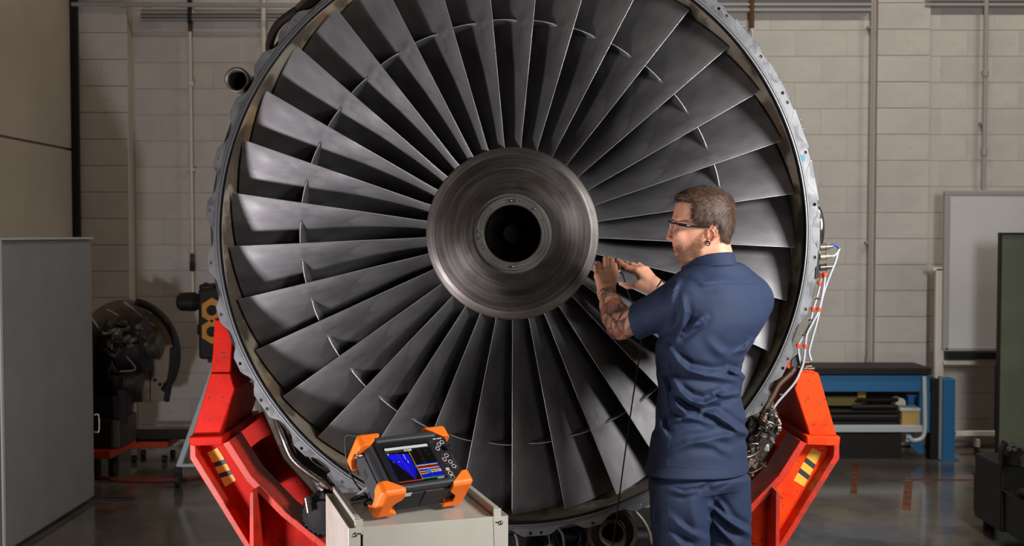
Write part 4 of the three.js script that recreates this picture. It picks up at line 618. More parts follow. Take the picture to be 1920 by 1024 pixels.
[[262, 640, 22, 38], [1300, 1634, -6, 22], [1736, 2000, -14, 12]].forEach(([x0, x1, y0, y1], i) => {
  const a = at(x0, y0, zw + 0.06), b = at(x1, y1, zw + 0.06), t = thing('wall_rail', railLabels[i], 'rail'), h = a.y - b.y, w = b.x - a.x;
  part('back_plate', box(w, h, 0.03, (a.x + b.x) / 2, (a.y + b.y) / 2, zw + 0.02, 0.003), M.trimgrey, t); for (let k = 0; k < 3; k++) part('rib', box(w, h * 0.2, 0.05, (a.x + b.x) / 2, b.y + h * (0.12 + 0.36 * k), zw + 0.045, 0.006), M.trimgrey, t);
});
{ // blue workbench on the right
  const z = D2(8.05), q = (x, y, d = 0) => at(x, y, z + d), t = thing('workbench', 'blue steel workbench with an open shelf by the back wall right of the stand', 'workbench');
  const bx = (x0, y0, x1, y1, d, m, name, d0 = 0, r = 0.006) => { const a = q(x0, y0, d0), b = q(x1, y1, d0); return part(name, box(b.x - a.x, a.y - b.y, d, (a.x + b.x) / 2, (a.y + b.y) / 2, z + d0 - d / 2, r), m, t); };
  bx(1470, 690, 1747, 703, 0.36, M.soot, 'bench_top', 0.02); bx(1478, 704, 1744, 735, 0.05, M.blue, 'apron'); bx(1478, 704, 1500, 866, 0.05, M.blue, 'leg'); bx(1726, 735, 1744, 812, 0.05, M.blue, 'leg'); 
  bx(1490, 798, 1733, 811, 0.34, M.palemetal, 'shelf', 0.01); bx(1480, 735, 1744, 800, 0.012, M.soot, 'back_board', -0.30); part('rail', tube([q(1733, 706, 0.03), q(1734, 760, 0.03), q(1734, 806, 0.03), q(1728, 822, 0.03), q(1712, 826, 0.03), q(1703, 818, 0.03)], 0.016, 40, 10), M.palemetal, t);
  bx(1480, 806, 1690, 866, 0.02, M.black, 'shade_panel', -0.06);  // black sheet standing in for the shade below the shelf
  part('gusset', pxPlate([[1706, 828], [1732, 830], [1731, 852], [1722, 851], [1708, 838]], z + 0.0, 0.03), M.blue, t); part('level_foot', rod(q(1704, 815), q(1702, 828), 0.018), M.palemetal, t);
}
{ const z = D2(8.05), t = thing('steel_post', 'blue square steel post on the floor beside the workbench', 'post'); const a = at(1769, 711, z), b = at(1790, 864, z); part('column', box(b.x - a.x, a.y, 0.12, (a.x + b.x) / 2, a.y / 2, z - 0.06, 0.005), M.blue, t); part('trim', box(0.022, a.y + 0.02, 0.03, a.x - 0.014, a.y / 2 + 0.01, z - 0.02, 0.003), M.locker, t); part('base', box(0.14, 0.01, 0.16, (a.x + b.x) / 2, 0.005, z - 0.06, 0.002), M.blue, t); part('core', box(0.05, a.y, 0.1, a.x - 0.052, a.y / 2, z - 0.08, 0.004), M.soot, t); }
{ // bars, boxes on the shelf
  const z = D2(8.05), labels = ['topmost black bar on the workbench shelf', 'second black bar from the top on the workbench shelf', 'thick black bar in the middle of the shelf stack', 'black bar next to the bottom of the shelf stack', 'lowest black bar lying on the workbench shelf'];
  [[1610, 1681, 750, 0.015, -0.06], [1600, 1680, 763, 0.018, 0], [1500, 1682, 772, 0.018, -0.03], [1500, 1682, 782, 0.02, 0.0], [1500, 1682, 793, 0.02, -0.03]].forEach(([x0, x1, y, r, d], i) => solid('steel_bar', capsTube([at(x0, y, z - 0.03 + d), at((x0 + x1) / 2, y, z - 0.03 + d), at(x1, y, z - 0.03 + d)], r, 8, 14), M.soot, labels[i], 'bar', 'black bars on the workbench shelf'));
  const p = at(1704, 782, z - 0.08), bxm = std({ color: 0xb8995a, roughness: 0.6 }); const c = thing('parts_box', 'pale yellow box with a grey lid on the workbench shelf', 'box'); part('tub', box(0.15, 0.115, 0.14, p.x, p.y, p.z, 0.006), bxm, c); part('lid', box(0.165, 0.022, 0.155, p.x - 0.01, p.y + 0.066, p.z, 0.004), M.palemetal, c); part('edge_strip', box(0.012, 0.11, 0.142, p.x + 0.072, p.y, p.z + 0.002, 0.002), std({ color: 0xc9a51c, roughness: 0.6 }), c);
  const q = at(1580, 752, z - 0.2); const d = thing('cardboard_box', 'flat olive yellow box at the back of the workbench shelf', 'box'); part('tray', box(0.26, 0.06, 0.08, q.x, q.y, q.z, 0.004), std({ color: 0x7a6a35, roughness: 0.7 }), d); part('flap', box(0.06, 0.09, 0.02, at(1614, 748, z - 0.2).x, q.y + 0.03, q.z + 0.02, 0.003), std({ color: 0xb08c2c, roughness: 0.7 }), d);
  const w = at(1684, 752, z - 0.2); solid('paper_roll', new THREE.CylinderGeometry(0.04, 0.04, 0.10, 24).rotateX(Math.PI / 2).translate(w.x, w.y - 0.01, w.z), M.whitepaint, 'pale round roll behind the yellow box lid', 'roll');
  const e = at(1704, 751, z - 0.22); solid('blue_block', box(0.07, 0.09, 0.06, e.x + 0.02, e.y - 0.005, e.z, 0.004), std({ color: 0x1c5f9a, roughness: 0.5 }), 'small blue block behind the yellow box', 'block');
}
{ // rolling whiteboard
  const z = D2(8.25), q = (x, y) => at(x, y, z), t = thing('whiteboard', 'large whiteboard on a pale wheeled frame against the right wall', 'whiteboard');
  const bx = (x0, y0, x1, y1, d, m, name, d0 = 0) => { const a = q(x0, y0), b = q(x1, y1); return part(name, box(b.x - a.x, a.y - b.y, d, (a.x + b.x) / 2, (a.y + b.y) / 2, z + d0, 0.003), m, t); };
  bx(1775, 364, 2030, 655, 0.02, M.whiteboard, 'board'); bx(1770, 358, 2035, 366, 0.035, M.trimgrey, 'frame_bar'); bx(1770, 366, 1777, 656, 0.035, M.trimgrey, 'frame_bar'); bx(2028, 366, 2035, 656, 0.035, M.trimgrey, 'frame_bar'); bx(1770, 652, 2035, 658, 0.035, M.trimgrey, 'frame_bar');
  bx(1772, 659, 2030, 673, 0.06, M.soot, 'pen_tray', 0.02); bx(1768, 676, 2035, 684, 0.03, M.whitepaint, 'cross_bar'); bx(1757, 504, 1769, 818, 0.03, M.whitepaint, 'upright', -0.03); bx(1870, 684, 1878, 815, 0.03, M.soot, 'upright', -0.03); bx(1790, 808, 2000, 817, 0.04, M.whitepaint, 'base_bar'); bx(1750, 501, 1772, 508, 0.03, M.whitepaint, 'cap', -0.03);
  const fl = (x) => { const p = q(x, 822); part('foot', box(0.03, 0.06, 0.05, p.x, 0.09, z, 0.004), M.whitepaint, t); part('caster', new THREE.CylinderGeometry(0.03, 0.03, 0.02, 16).rotateZ(Math.PI / 2).translate(p.x, 0.03, z), M.rubber, t); }; fl(1832); fl(1960); fl(1764);
}
{ // olive green panel at the right edge
  const z = D2(7.4), a = at(1877, 436, z), t = thing('green_panel', 'tall olive green steel panel at the right edge in front of the whiteboard', 'panel', V(a.x, 0, z));
  part('sheet', box(0.9, a.y - 0.03, 0.03, 0.45, a.y / 2 + 0.01, -0.015, 0.004), M.green, t); part('top_edge', box(0.92, 0.014, 0.05, 0.455, a.y - 0.008, -0.015, 0.003), M.soot, t); part('corner_edge', box(0.014, a.y, 0.04, 0.0, a.y / 2, -0.015, 0.003), M.soot, t);
  for (const x of [0.06, 0.84]) part('foot', box(0.06, 0.03, 0.5, x, 0.015, -0.015, 0.004), M.soot, t);
}
{ // black steel ramp pieces on the floor, lower right
  const t = thing('floor_jack', 'black steel trough and machine parts on the floor at the lower right edge', 'jack'), z = D2(5.6), q = (x, y, d = 0) => at(x, y, z + d), m = std({ color: 0x0d0c0b, roughness: 0.5, metalness: 0.4, map: rep(T.mottle, 4) });
  const f = (x, y, h) => { const d = (EYE.y - h) * FOCAL / (y - 440); const p = at(x, y, D2(d)); p.y = h; return p; };
  const a = f(1829, 890, 0.30), b = f(1935, 952, 0.30);
  const dir = b.clone().sub(a).normalize(), side = V(dir.z, 0, -dir.x).multiplyScalar(-1); if (side.x < 0) side.negate();
  const wallG = (o, h, th, y) => bar(a.clone().addScaledVector(side, o).setY(y), a.clone().addScaledVector(side, o).addScaledVector(dir, 1.1).setY(y), h, th, 0.004, V(0, 1, 0));
  part('trough_side', wallG(0.0, 0.02, 0.2, 0.2).clone(), m, t); part('trough_side', wallG(0.34, 0.02, 0.2, 0.2), m, t); part('trough_floor', wallG(0.17, 0.36, 0.02, 0.1), m, t);
  part('trough_lip', wallG(0.0, 0.05, 0.012, 0.305), m, t); part('end_plate', bar(a.clone().setY(0.2), a.clone().addScaledVector(side, 0.34).setY(0.2), 0.02, 0.2, 0.003, V(0, 1, 0)), m, t); for (const k of [0.1, 0.8]) for (const o of [0.04, 0.3]) part('foot', (() => { const p = a.clone().addScaledVector(side, o).addScaledVector(dir, k); return rod(V(p.x, 0, p.z), V(p.x, 0.1, p.z), 0.03, 0.03, 10); })(), m, t);
  const c = a.clone().addScaledVector(side, 0.30).addScaledVector(dir, 0.42);
  const bl = at(1878, 872, c.z); part('block', box(0.7, bl.y - 0.08, 0.34, bl.x + 0.35, bl.y / 2 + 0.04, c.z - 0.17, 0.01), m, t); part('hook', pxPlate([[1880, 845], [1886, 828], [1890, 832], [1898, 850], [1915, 862], [1915, 875], [1880, 872]], c.z + 0.02, 0.05), m, t);
  const r = rng(12); for (let k = 0; k < 16; k++) { const p = f(1886 + 40 * r(), 852 + 10 * r(), 0.52); p.y = 0.53; part('bolt', rod(p, p.clone().add(V(0.03 * (r() - 0.5), 0.03 + 0.02 * r(), 0.03)), 0.014, 0.012, 8), M.soot, t); }
  const cp = []; for (let k = 0; k <= 20; k++) cp.push(a.clone().addScaledVector(dir, 0.45 + k * 0.035).add(V(0.02 * Math.sin(k * 1.7), 0.03 + 0.02 * Math.sin(k * 2.3), 0.12 + 0.03 * Math.cos(k)))); part('chain', tube(cp, 0.018, 80, 7), M.soot, t);
}
// painted lines in the floor: orange walkway marks, worn
{
  const f = (x, y) => { const d = EYE.y * FOCAL / (y - 440), p = at(x, y, D2(d)); p.y = 0; return p; }, paint = std({ color: 0x8a4a24, roughness: 0.4, map: rep(texture(256, (u, v) => 0.7 + 0.5 * (fbm(u, v, 9, 9, 601, 5) - 0.4), true), 2) });
  const line = (a, b, w) => { const m = a.clone().add(b).multiplyScalar(0.5), L = a.distanceTo(b), g = metric(new THREE.BoxGeometry(L, 0.0012, w)); g.rotateY(-Math.atan2(b.z - a.z, b.x - a.x)); return g.translate(m.x, 0.0006, m.z); };
  struct("trim_2", join([line(f(1700, 903), f(2050, 904), 0.05), line(f(1704, 906), f(1699, 960), 0.05), line(f(1606, 870), f(1600, 930), 0.04), line(f(1800, 855), f(2000, 857), 0.06)]), paint);
}
// ---------------------------------------------------------------- the technician
const bounds = (pts, pad) => { const b = new THREE.Box3().setFromPoints(pts).expandByScalar(pad); return [b.min, b.max]; };
// level table: rows of [photo row, ...values], interpolated smoothly by height
function levels(rows) { return (y) => { let i = 0; while (i < rows.length - 2 && y > rows[i + 1][0]) i++; const a = rows[i], b = rows[i + 1], t = clamp((y - a[0]) / (b[0] - a[0])); const p = rows[Math.max(0, i - 1)], n = rows[Math.min(rows.length - 1, i + 2)]; return a.slice(1).map((v, k) => { const m0 = (b[k + 1] - p[k + 1]) / (b[0] - p[0]) * (b[0] - a[0]), m1 = (n[k + 1] - v) / (n[0] - a[0]) * (b[0] - a[0]), t2 = t * t, t3 = t2 * t; return (2 * t3 - 3 * t2 + 1) * v + (t3 - 2 * t2 + t) * m0 + (-2 * t3 + 3 * t2) * b[k + 1] + (t3 - t2) * m1; }); }; }

const man = thing('person', 'man in navy work clothes and clear safety glasses reaching between the fan blades', 'person');
const ZM = 0.42, PX = (EYE.z - ZM) / FOCAL;                    // metres per photo pixel at his depth
const rowOf = (y, z = ZM) => toPixel(V(0.6, y, z))[1], colX = (px, z = ZM) => (px - 960) * (EYE.z - z) / FOCAL;
const PSI = R(38), LAT = V(-Math.cos(PSI), 0, Math.sin(PSI)), FRO = V(-Math.sin(PSI), 0, -Math.cos(PSI));
const SL = at(1288, 560, 0.50), EL = at(1163, 611, 0.37), WL = at(1137, 552, 0.185);
const SR = at(1412, 562, 0.32), ER = at(1322, 618, 0.10), WR = at(1229, 535, 0.10);

// --- head, measured from the profile in the photograph; face towards -x, turned a little away
const HC = V(colX(1318), at(1318, 420, ZM).y, ZM), HYAW = R(-7), hc = Math.cos(HYAW), hs = Math.sin(HYAW);
const hp = (px, py, c = 0) => V((px - 1318) * PX, (420 - py) * PX, c);        // head-local point from photo pixel
const headToWorld = (p) => V(HC.x + p.x * hc + p.z * hs, HC.y + p.y, HC.z - p.x * hs + p.z * hc);
const headMatrix = new THREE.Matrix4().makeRotationY(HYAW).setPosition(HC);
const skull = levels([[352, 1316, 1328, 0.004], [356, 1300, 1343, 0.026], [361, 1288, 1353, 0.042], [368, 1278, 1362, 0.056], [380, 1268, 1369, 0.067], [395, 1263.5, 1372.5, 0.074], [408, 1261.5, 1373, 0.0765], [416, 1263, 1372.5, 0.0765], [422, 1264.5, 1371.5, 0.0755], [430, 1264, 1369, 0.0745], [440, 1263.5, 1364, 0.0725], [452, 1263.5, 1354, 0.0695], [460, 1264.5, 1340, 0.0655], [468, 1267, 1328, 0.060], [476, 1270.5, 1319, 0.053], [484, 1272, 1310, 0.045], [490, 1275, 1300, 0.034], [494.5, 1282, 1292, 0.012]]);
function loftField(tab, rowTop, rowBottom, n = 2.3) {
  return (x, y, z) => { const row = 420 - y / PX, rc = clamp(row, rowTop, rowBottom), [f, b, w] = tab(rc), xf = (f - 1318) * PX, xb = (b - 1318) * PX, xc = (xf + xb) / 2, a = (xb - xf) / 2, W = Math.max(w, 0.003), A = Math.max(a, 0.003); const k = Math.pow(Math.pow(Math.abs(x - xc) / A, n) + Math.pow(Math.abs(z) / W, n), 1 / n); const d = (k - 1) * Math.min(A, W), o = Math.abs(row - rc) * PX; return o > 0 ? Math.hypot(Math.max(d, 0), o) + Math.min(d, 0) * 0 : d; };
}
const skullF = loftField(skull, 352, 494.5);
const P2 = (px, py, c) => hp(px, py, c);
const neckF = cone(P2(1334, 452, 0), P2(1350, 525, 0), 0.058, 0.064), jawBack = [1, -1].map((s) => ell(P2(1314, 462, s * 0.046), 0.022, 0.028, 0.018));
const nose1 = cone(P2(1262, 417, 0), P2(1255.5, 444.5, 0), 0.0068, 0.0098), noseTip = ell(P2(1255.2, 446.5, 0), 0.0092, 0.0085, 0.0105), wings = [1, -1].map((s) => ell(P2(1261, 449, s * 0.0115), 0.0105, 0.0085, 0.0075));
const brow = [1, -1].map((s) => cone(P2(1266.2, 411.5, s * 0.012), P2(1271, 412.5, s * 0.046), 0.0072, 0.006)), cheek = [1, -1].map((s) => ell(P2(1274, 443, s * 0.044), 0.022, 0.02, 0.02));
const sock = [1, -1].map((s) => ell(P2(1260.5, 422.5, s * 0.031), 0.0115, 0.011, 0.019)), eyes = [1, -1].map((s) => ell(P2(1271, 423, s * 0.031), 0.0125, 0.0125, 0.0125)), lids = [1, -1].map((s) => cone(P2(1265, 419.5, s * 0.019), P2(1268.5, 420, s * 0.044), 0.0042, 0.004)), lid2 = [1, -1].map((s) => cone(P2(1265.5, 427.5, s * 0.02), P2(1269, 427, s * 0.042), 0.0034, 0.0032));
const lipU = cone(P2(1267.4, 467.2, -0.017), P2(1267.4, 467.2, 0.017), 0.0048, 0.0048), lipM = ell(P2(1266.2, 466.5, 0), 0.0062, 0.005, 0.014), lipL = ell(P2(1269, 475, 0), 0.0085, 0.0062, 0.018), mouthCut = cone(P2(1263.2, 471, -0.02), P2(1263.2, 471, 0.02), 0.0022, 0.0022), chin = ell(P2(1281, 485, 0), 0.019, 0.017, 0.022), philtrum = ell(P2(1266, 459, 0), 0.007, 0.009, 0.02);
const earSide = (s) => {
  const o = (px, py, d) => P2(px, py, s * (0.0725 + d)), rim = [[1325, 441, 0.004], [1324.5, 433, 0.008], [1329, 428, 0.011], [1336, 428.5, 0.014], [1340.5, 434, 0.016], [1340, 442, 0.014], [1335, 449, 0.010], [1330, 454, 0.007]].map((q) => o(...q)), segs = rim.slice(1).map((p, i) => cone(rim[i], p, 0.0032, 0.0032)), anti = [[1330, 434, 0.006], [1335, 438, 0.009], [1333, 446, 0.007]].map((q) => o(...q)), as = anti.slice(1).map((p, i) => cone(anti[i], p, 0.0026, 0.0026)), body = ell(o(1331.5, 440, 0.001), 0.0125, 0.0205, 0.0055), lobe = ell(o(1326.5, 453, 0.004), 0.0065, 0.0085, 0.0048), tragus = ell(o(1325, 443, 0.004), 0.004, 0.006, 0.004);
  return (x, y, z) => { let d = body(x, y, z); for (const q of segs) d = smin(d, q(x, y, z), 0.004); for (const q of as) d = smin(d, q(x, y, z), 0.003); return smin(smin(d, lobe(x, y, z), 0.005), tragus(x, y, z), 0.003); };
};
const ears = [earSide(1), earSide(-1)];
function headF(x, y, z) {
  const s = z < 0 ? 1 : 0; let d = skullF(x, y, z); d = smin(d, jawBack[s](x, y, z), 0.03); d = smin(d, neckF(x, y, z), 0.022); d = smin(d, cheek[s](x, y, z), 0.02); d = smin(d, brow[s](x, y, z), 0.014);
  d = smax(d, -sock[s](x, y, z), 0.012); d = smin(d, eyes[s](x, y, z), 0.0015); d = smin(d, lids[s](x, y, z), 0.003); d = smin(d, lid2[s](x, y, z), 0.003);
  d = smin(d, nose1(x, y, z), 0.012); d = smin(d, noseTip(x, y, z), 0.006); d = smin(d, wings[s](x, y, z), 0.006); d = smin(d, chin(x, y, z), 0.02); d = smin(d, philtrum(x, y, z), 0.012); d = smin(d, lipU(x, y, z), 0.005); d = smin(d, lipM(x, y, z), 0.006); d = smin(d, lipL(x, y, z), 0.006); d = smax(d, -mouthCut(x, y, z), 0.003);
  return smin(d, ears[s](x, y, z), 0.004);
}
// --- colours
const lin = (h) => { const c = new THREE.Color(h); return [c.r, c.g, c.b]; };
const SKIN = lin('#c79278'), SKIN2 = lin('#b8775f'), LIP = lin('#b4695c'), BEARD = lin('#7d563f'), INK = lin('#2b3238');
const noise3 = (x, y, z, s) => { const a = vnoise(x, y, 9999, 9999, s), b = vnoise(y + 31.7, z + 11.3, 9999, 9999, s + 1), c = vnoise(z + 57.1, x + 3.9, 9999, 9999, s + 2); return (a + b + c) / 3; };
function paint(g, fn) { const p = g.attributes.position, c = new Float32Array(p.count * 3); for (let i = 0; i < p.count; i++) { const k = fn(p.getX(i), p.getY(i), p.getZ(i)); c[3 * i] = k[0]; c[3 * i + 1] = k[1]; c[3 * i + 2] = k[2]; } g.setAttribute('color', new THREE.BufferAttribute(c, 3)); return g; }
const inPoly = (poly, x, y) => { let c = false; for (let i = 0, j = poly.length - 1; i < poly.length; j = i++) { const [a, b] = poly[i], [d, e] = poly[j]; if ((b > y) !== (e > y) && x < (d - a) * (y - b) / (e - b) + a) c = !c; } return c; };
function polyDist(poly, x, y) { let m = 1e9; for (let i = 0, j = poly.length - 1; i < poly.length; j = i++) { const [a, b] = poly[j], [d, e] = poly[i], dx = d - a, dy = e - b, t = clamp(((x - a) * dx + (y - b) * dy) / (dx * dx + dy * dy)); m = Math.min(m, Math.hypot(x - a - dx * t, y - b - dy * t)); } return inPoly(poly, x, y) ? -m : m; }
const beardPoly = [[1258, 458], [1264, 462], [1276, 460], [1282, 466], [1292, 458], [1304, 446], [1311, 436], [1316, 440], [1316, 456], [1313, 472], [1303, 488], [1290, 500], [1262, 500]];
const beardness = (row, col) => smooth(5, -6, polyDist(beardPoly, col, row));
const headGeo = paint(surfaceNets(headF, V(-0.135, -0.165, -0.105), V(0.13, 0.13, 0.105), 0.0029), (x, y, z) => {
  const row = 420 - y / PX, col = 1318 + x / PX, n = noise3(x * 160, y * 160, z * 160, 3), m = noise3(x * 40, y * 40, z * 40, 9); let c = mixc(SKIN, SKIN2, clamp(0.25 + 0.9 * (m - 0.5) + 0.5 * (n - 0.5)));
  const red = Math.max(smooth(0.03, 0.0, Math.hypot(x + 0.112, y + 0.047, z * 0.7)), smooth(0.03, 0.01, Math.hypot(x - 0.022, y + 0.036, Math.abs(z) - 0.085))); c = mixc(c, lin('#c46d58'), 0.6 * red);
  const b = beardness(row, col); c = mixc(c, BEARD, b * clamp(0.75 + 0.6 * (n - 0.5)));
  if (Math.abs(z) < 0.023 && col < 1272 && row > 463 && row < 480) c = mixc(c, LIP, 0.85 * smooth(0.023, 0.015, Math.abs(z)) * smooth(463, 466, row) * smooth(480, 477, row));
  const s = z < 0 ? 1 : 0; if (eyes[s](x, y, z) < 0.0008 && col < 1266) { const q = hp(1271, 423.5, (s ? -1 : 1) * 0.031), r = Math.hypot(y - q.y, z - q.z); c = r < 0.0024 ? lin('#14110f') : r < 0.0056 ? lin('#5b6a70') : lin('#dcd3cc'); }
  if (brow[s](x, y, z) < 0.0016 && row < 412.5 && row > 406 && Math.abs(z) > 0.012) c = mixc(c, BEARD, 0.75 * clamp(1.6 * n));
  return c;
}).applyMatrix4(headMatrix);

// --- arms and hands: one field per piece, overlapping so the pieces join
const chainOf = (pts, rad) => pts.slice(1).map((p, i) => cone(pts[i], p, rad[i], rad[i + 1]));
function unionOf(list, k) { return (x, y, z) => { let d = 1e9; for (const f of list) d = smin(d, f(x, y, z), k); return d; }; }
function handField(h) {
  const palm = unionOf(h.palm, 0.014), fingers = h.fingers.map((f) => unionOf(chainOf(f.p, f.r), 0.004));
  return (x, y, z) => { let d = palm(x, y, z), f = 1e9; for (const q of fingers) f = Math.min(f, q(x, y, z)); return smin(d, f, 0.007); };
}
const hq = (x, y, z) => at(x, y, z);
const L = { pinky: [hq(1120, 518, 0.135), hq(1116.5, 500, 0.098), hq(1117.5, 503, 0.07), hq(1121, 509, 0.055)], ring: [hq(1127, 512, 0.125), hq(1122, 495, 0.082), hq(1125, 496.5, 0.052), hq(1129, 503, 0.038)], middle: [hq(1136.5, 508, 0.118), hq(1136, 484.5, 0.085), hq(1138, 484, 0.055), hq(1141, 489, 0.036)], index: [hq(1146, 508, 0.118), hq(1146.5, 489, 0.082), hq(1148, 488, 0.054), hq(1150, 492, 0.036)] };
const leftHand = handField({
  palm: [...['pinky', 'ring', 'middle', 'index'].map((k, i) => cone(WL.clone().add(V(-0.013 + 0.009 * i, 0.012, -0.004)), L[k][0], 0.0165, 0.0125)), cone(WL.clone().add(V(0.014, 0.02, -0.02)), hq(1150, 520, 0.125), 0.017, 0.013)],
  fingers: [{ p: L.pinky, r: [0.0098, 0.0086, 0.0076, 0.0068] }, { p: L.ring, r: [0.0108, 0.0096, 0.0085, 0.0074] }, { p: L.middle, r: [0.0112, 0.0102, 0.009, 0.0076] }, { p: L.index, r: [0.0112, 0.0098, 0.0088, 0.0076] }, { p: [hq(1149, 530, 0.145), hq(1155, 516, 0.11), hq(1153, 503, 0.085), hq(1153, 496, 0.07)], r: [0.0135, 0.0118, 0.010, 0.0085] }],
});
const Rr = { index: [hq(1194, 507, 0.098), hq(1176, 501.5, 0.085), hq(1165.5, 494.5, 0.072), hq(1158.5, 487.5, 0.06)], middle: [hq(1203, 504.5, 0.082), hq(1186, 497, 0.06), hq(1176, 495, 0.045), hq(1168, 497, 0.036)], ring: [hq(1211, 505.5, 0.07), hq(1198, 497, 0.045), hq(1190, 500, 0.03), hq(1184, 506, 0.024)], pinky: [hq(1216, 511, 0.06), hq(1206, 504, 0.035), hq(1200, 508, 0.024), hq(1195, 513, 0.02)] };
const rightHand = handField({
  palm: [...['index', 'middle', 'ring', 'pinky'].map((k, i) => cone(WR.clone().add(V(-0.008, -0.006 + 0.006 * i, 0.008 - 0.006 * i)), Rr[k][0], 0.019, 0.0125)), cone(WR.clone().add(V(-0.010, -0.012, 0.006)), hq(1198, 533, 0.112), 0.018, 0.0145), cone(hq(1205, 525, 0.09), hq(1197, 512, 0.085), 0.017, 0.014)],
  fingers: [{ p: Rr.index, r: [0.0118, 0.0104, 0.0091, 0.0076] }, { p: Rr.middle, r: [0.0118, 0.0104, 0.0091, 0.008] }, { p: Rr.ring, r: [0.0112, 0.0098, 0.0086, 0.0074] }, { p: Rr.pinky, r: [0.010, 0.0086, 0.0076, 0.0066] }, { p: [hq(1210, 538, 0.112), hq(1192, 535.5, 0.112), hq(1176, 536.5, 0.10), hq(1163.5, 531.5, 0.09)], r: [0.0155, 0.0125, 0.0106, 0.0078] }],
});
const armL = unionOf([cone(EL, EL.clone().lerp(WL, 0.30), 0.043, 0.0475), cone(EL.clone().lerp(WL, 0.30), EL.clone().lerp(WL, 0.62), 0.0475, 0.0385), cone(EL.clone().lerp(WL, 0.62), WL, 0.0385, 0.0285), cone(EL, SL, 0.0455, 0.056), cone(WL, WL.clone().add(V(0.002, 0.016, -0.012)), 0.0275, 0.026)], 0.02);
const armR = unionOf([cone(ER, ER.clone().lerp(WR, 0.30), 0.042, 0.044), cone(ER.clone().lerp(WR, 0.30), ER.clone().lerp(WR, 0.7), 0.044, 0.034), cone(ER.clone().lerp(WR, 0.7), WR, 0.034, 0.027), cone(ER, SR, 0.045, 0.056)], 0.02);
const nails = [[L.index[3], 0], [hq(1163, 530.5, 0.098), 0.0062]];
// tattoo sleeve of the left arm: dark outlines around ochre, grey green and red fields
const axisL = WL.clone().sub(EL), lenL = axisL.length(); axisL.normalize(); const sideL = V(0, 0, 1).addScaledVector(axisL, -axisL.z).normalize(), crossL = axisL.clone().cross(sideL);
const cells = (() => { const r = rng(2024), o = []; for (let k = 0; k < 120; k++) o.push([(r() * 2 - 1) * Math.PI, -0.5 + 1.5 * r(), Math.floor(r() * 7), 0.6 + 0.8 * r()]); return o; })();
const TAT = ['#b98a5a', '#8a8468', '#a9553c', '#6f7466', '#c49a78', '#c79c82', '#5d6264'].map(lin), TATLOW = ['#a8434a', '#cf9a80', '#4a4550', '#9a3f46', '#cf9a80', '#b8605c', '#d2a085'].map(lin);
function tattoo(x, y, z, skin) {
  const q = V(x, y, z).sub(EL), t = q.dot(axisL) / lenL; if (t > 0.985) return skin;
  const low = t < 0.28, a0 = Math.atan2(q.dot(crossL), q.dot(sideL)), wob = 0.35 * (noise3(x * 55, y * 55, z * 55, 71) - 0.5), a = a0 + wob * 2, tt = t + wob * 0.45; let d1 = 1e9, d2 = 1e9, best = 0;
  cells.forEach(([ca, ct, k, w], i) => { let da = Math.abs(a - ca); if (da > Math.PI) da = 2 * Math.PI - da; const d = Math.hypot(da * 0.042 * (low ? 0.7 : 1.15), (tt - ct) * lenL * (low ? 0.75 : 1)) / w; if (d < d1) { d2 = d1; d1 = d; best = i; } else if (d < d2) d2 = d; });
  const line = smooth(0.0032, 0.0012, d2 - d1), k = cells[best][2], fill = (low ? TATLOW : TAT)[k], rib = 0.5 + 0.5 * Math.sin(d1 * 900 + cells[best][0] * 5), band = t > 0.93 ? smooth(0.012, 0.004, Math.min(Math.abs(t - 0.94), Math.abs(t - 0.98))) : 0;
  let c = mixc(skin, fill, (low ? 0.72 : 0.6) * (0.75 + 0.25 * rib)); if (t > 0.94) c = mixc(skin, INK, 0.55 * smooth(0.6, 1, Math.abs(Math.sin(a * 7)))); c = mixc(c, INK, 0.8 * line); return mixc(c, INK, 0.8 * band);
}
const skinTone = (x, y, z) => { const n = noise3(x * 150, y * 150, z * 150, 23), m = noise3(x * 45, y * 45, z * 45, 29); return mixc(SKIN, SKIN2, clamp(0.2 + 0.9 * (m - 0.5) + 0.5 * (n - 0.5))); };
const handTone = (list) => (x, y, z) => { let c = skinTone(x, y, z); for (const p of list) c = mixc(c, lin('#c27a63'), 0.5 * smooth(0.016, 0.004, Math.hypot(x - p.x, y - p.y, z - p.z))); for (const [p, r] of nails) if (r && Math.hypot((x - p.x) * 0.75, y - p.y, (z - p.z) * 0.7) < r * 0.72) c = lin('#dcb3a2'); return c; };
const lhPts = Object.values(L).flat(), rhPts = Object.values(Rr).flat();
const lhGeo = paint(surfaceNets((x, y, z) => smin(leftHand(x, y, z), armL(x, y, z), 0.012), ...bounds([...lhPts, WL.clone().add(V(0, 0.004, 0)), hq(1155, 516, 0.11)], 0.026), 0.0024), (x, y, z) => tattoo(x, y, z, handTone(Object.values(L).map((f) => f[1]))(x, y, z)));
const rhGeo = paint(surfaceNets((x, y, z) => smin(rightHand(x, y, z), armR(x, y, z), 0.014), ...bounds([...rhPts, WR, hq(1176, 540, 0.11), hq(1212, 545, 0.12)], 0.026), 0.0024), handTone(Object.values(Rr).flatMap((f) => [f[0], f[1]])));
const laGeo = paint(surfaceNets((x, y, z) => smin(leftHand(x, y, z), armL(x, y, z), 0.012), ...bounds([EL, WL, EL.clone().lerp(SL, 0.35)], 0.055), 0.0027), (x, y, z) => tattoo(x, y, z, skinTone(x, y, z)));
const TZ = (row) => lerp(0.40, 0.44, clamp((row - 500) / 380));
const torsoTab = levels([[486, 1300, 1380], [500, 1288, 1388], [512, 1270, 1402], [524, 1259, 1417], [545, 1252, 1432], [575, 1250, 1438], [600, 1248, 1437], [625, 1241, 1424], [643, 1233, 1413], [662, 1232, 1403], [689, 1233, 1392], [715, 1234, 1396], [745, 1233, 1391], [782, 1231, 1400], [827, 1222, 1403], [884, 1217, 1402], [900, 1217, 1402]]);
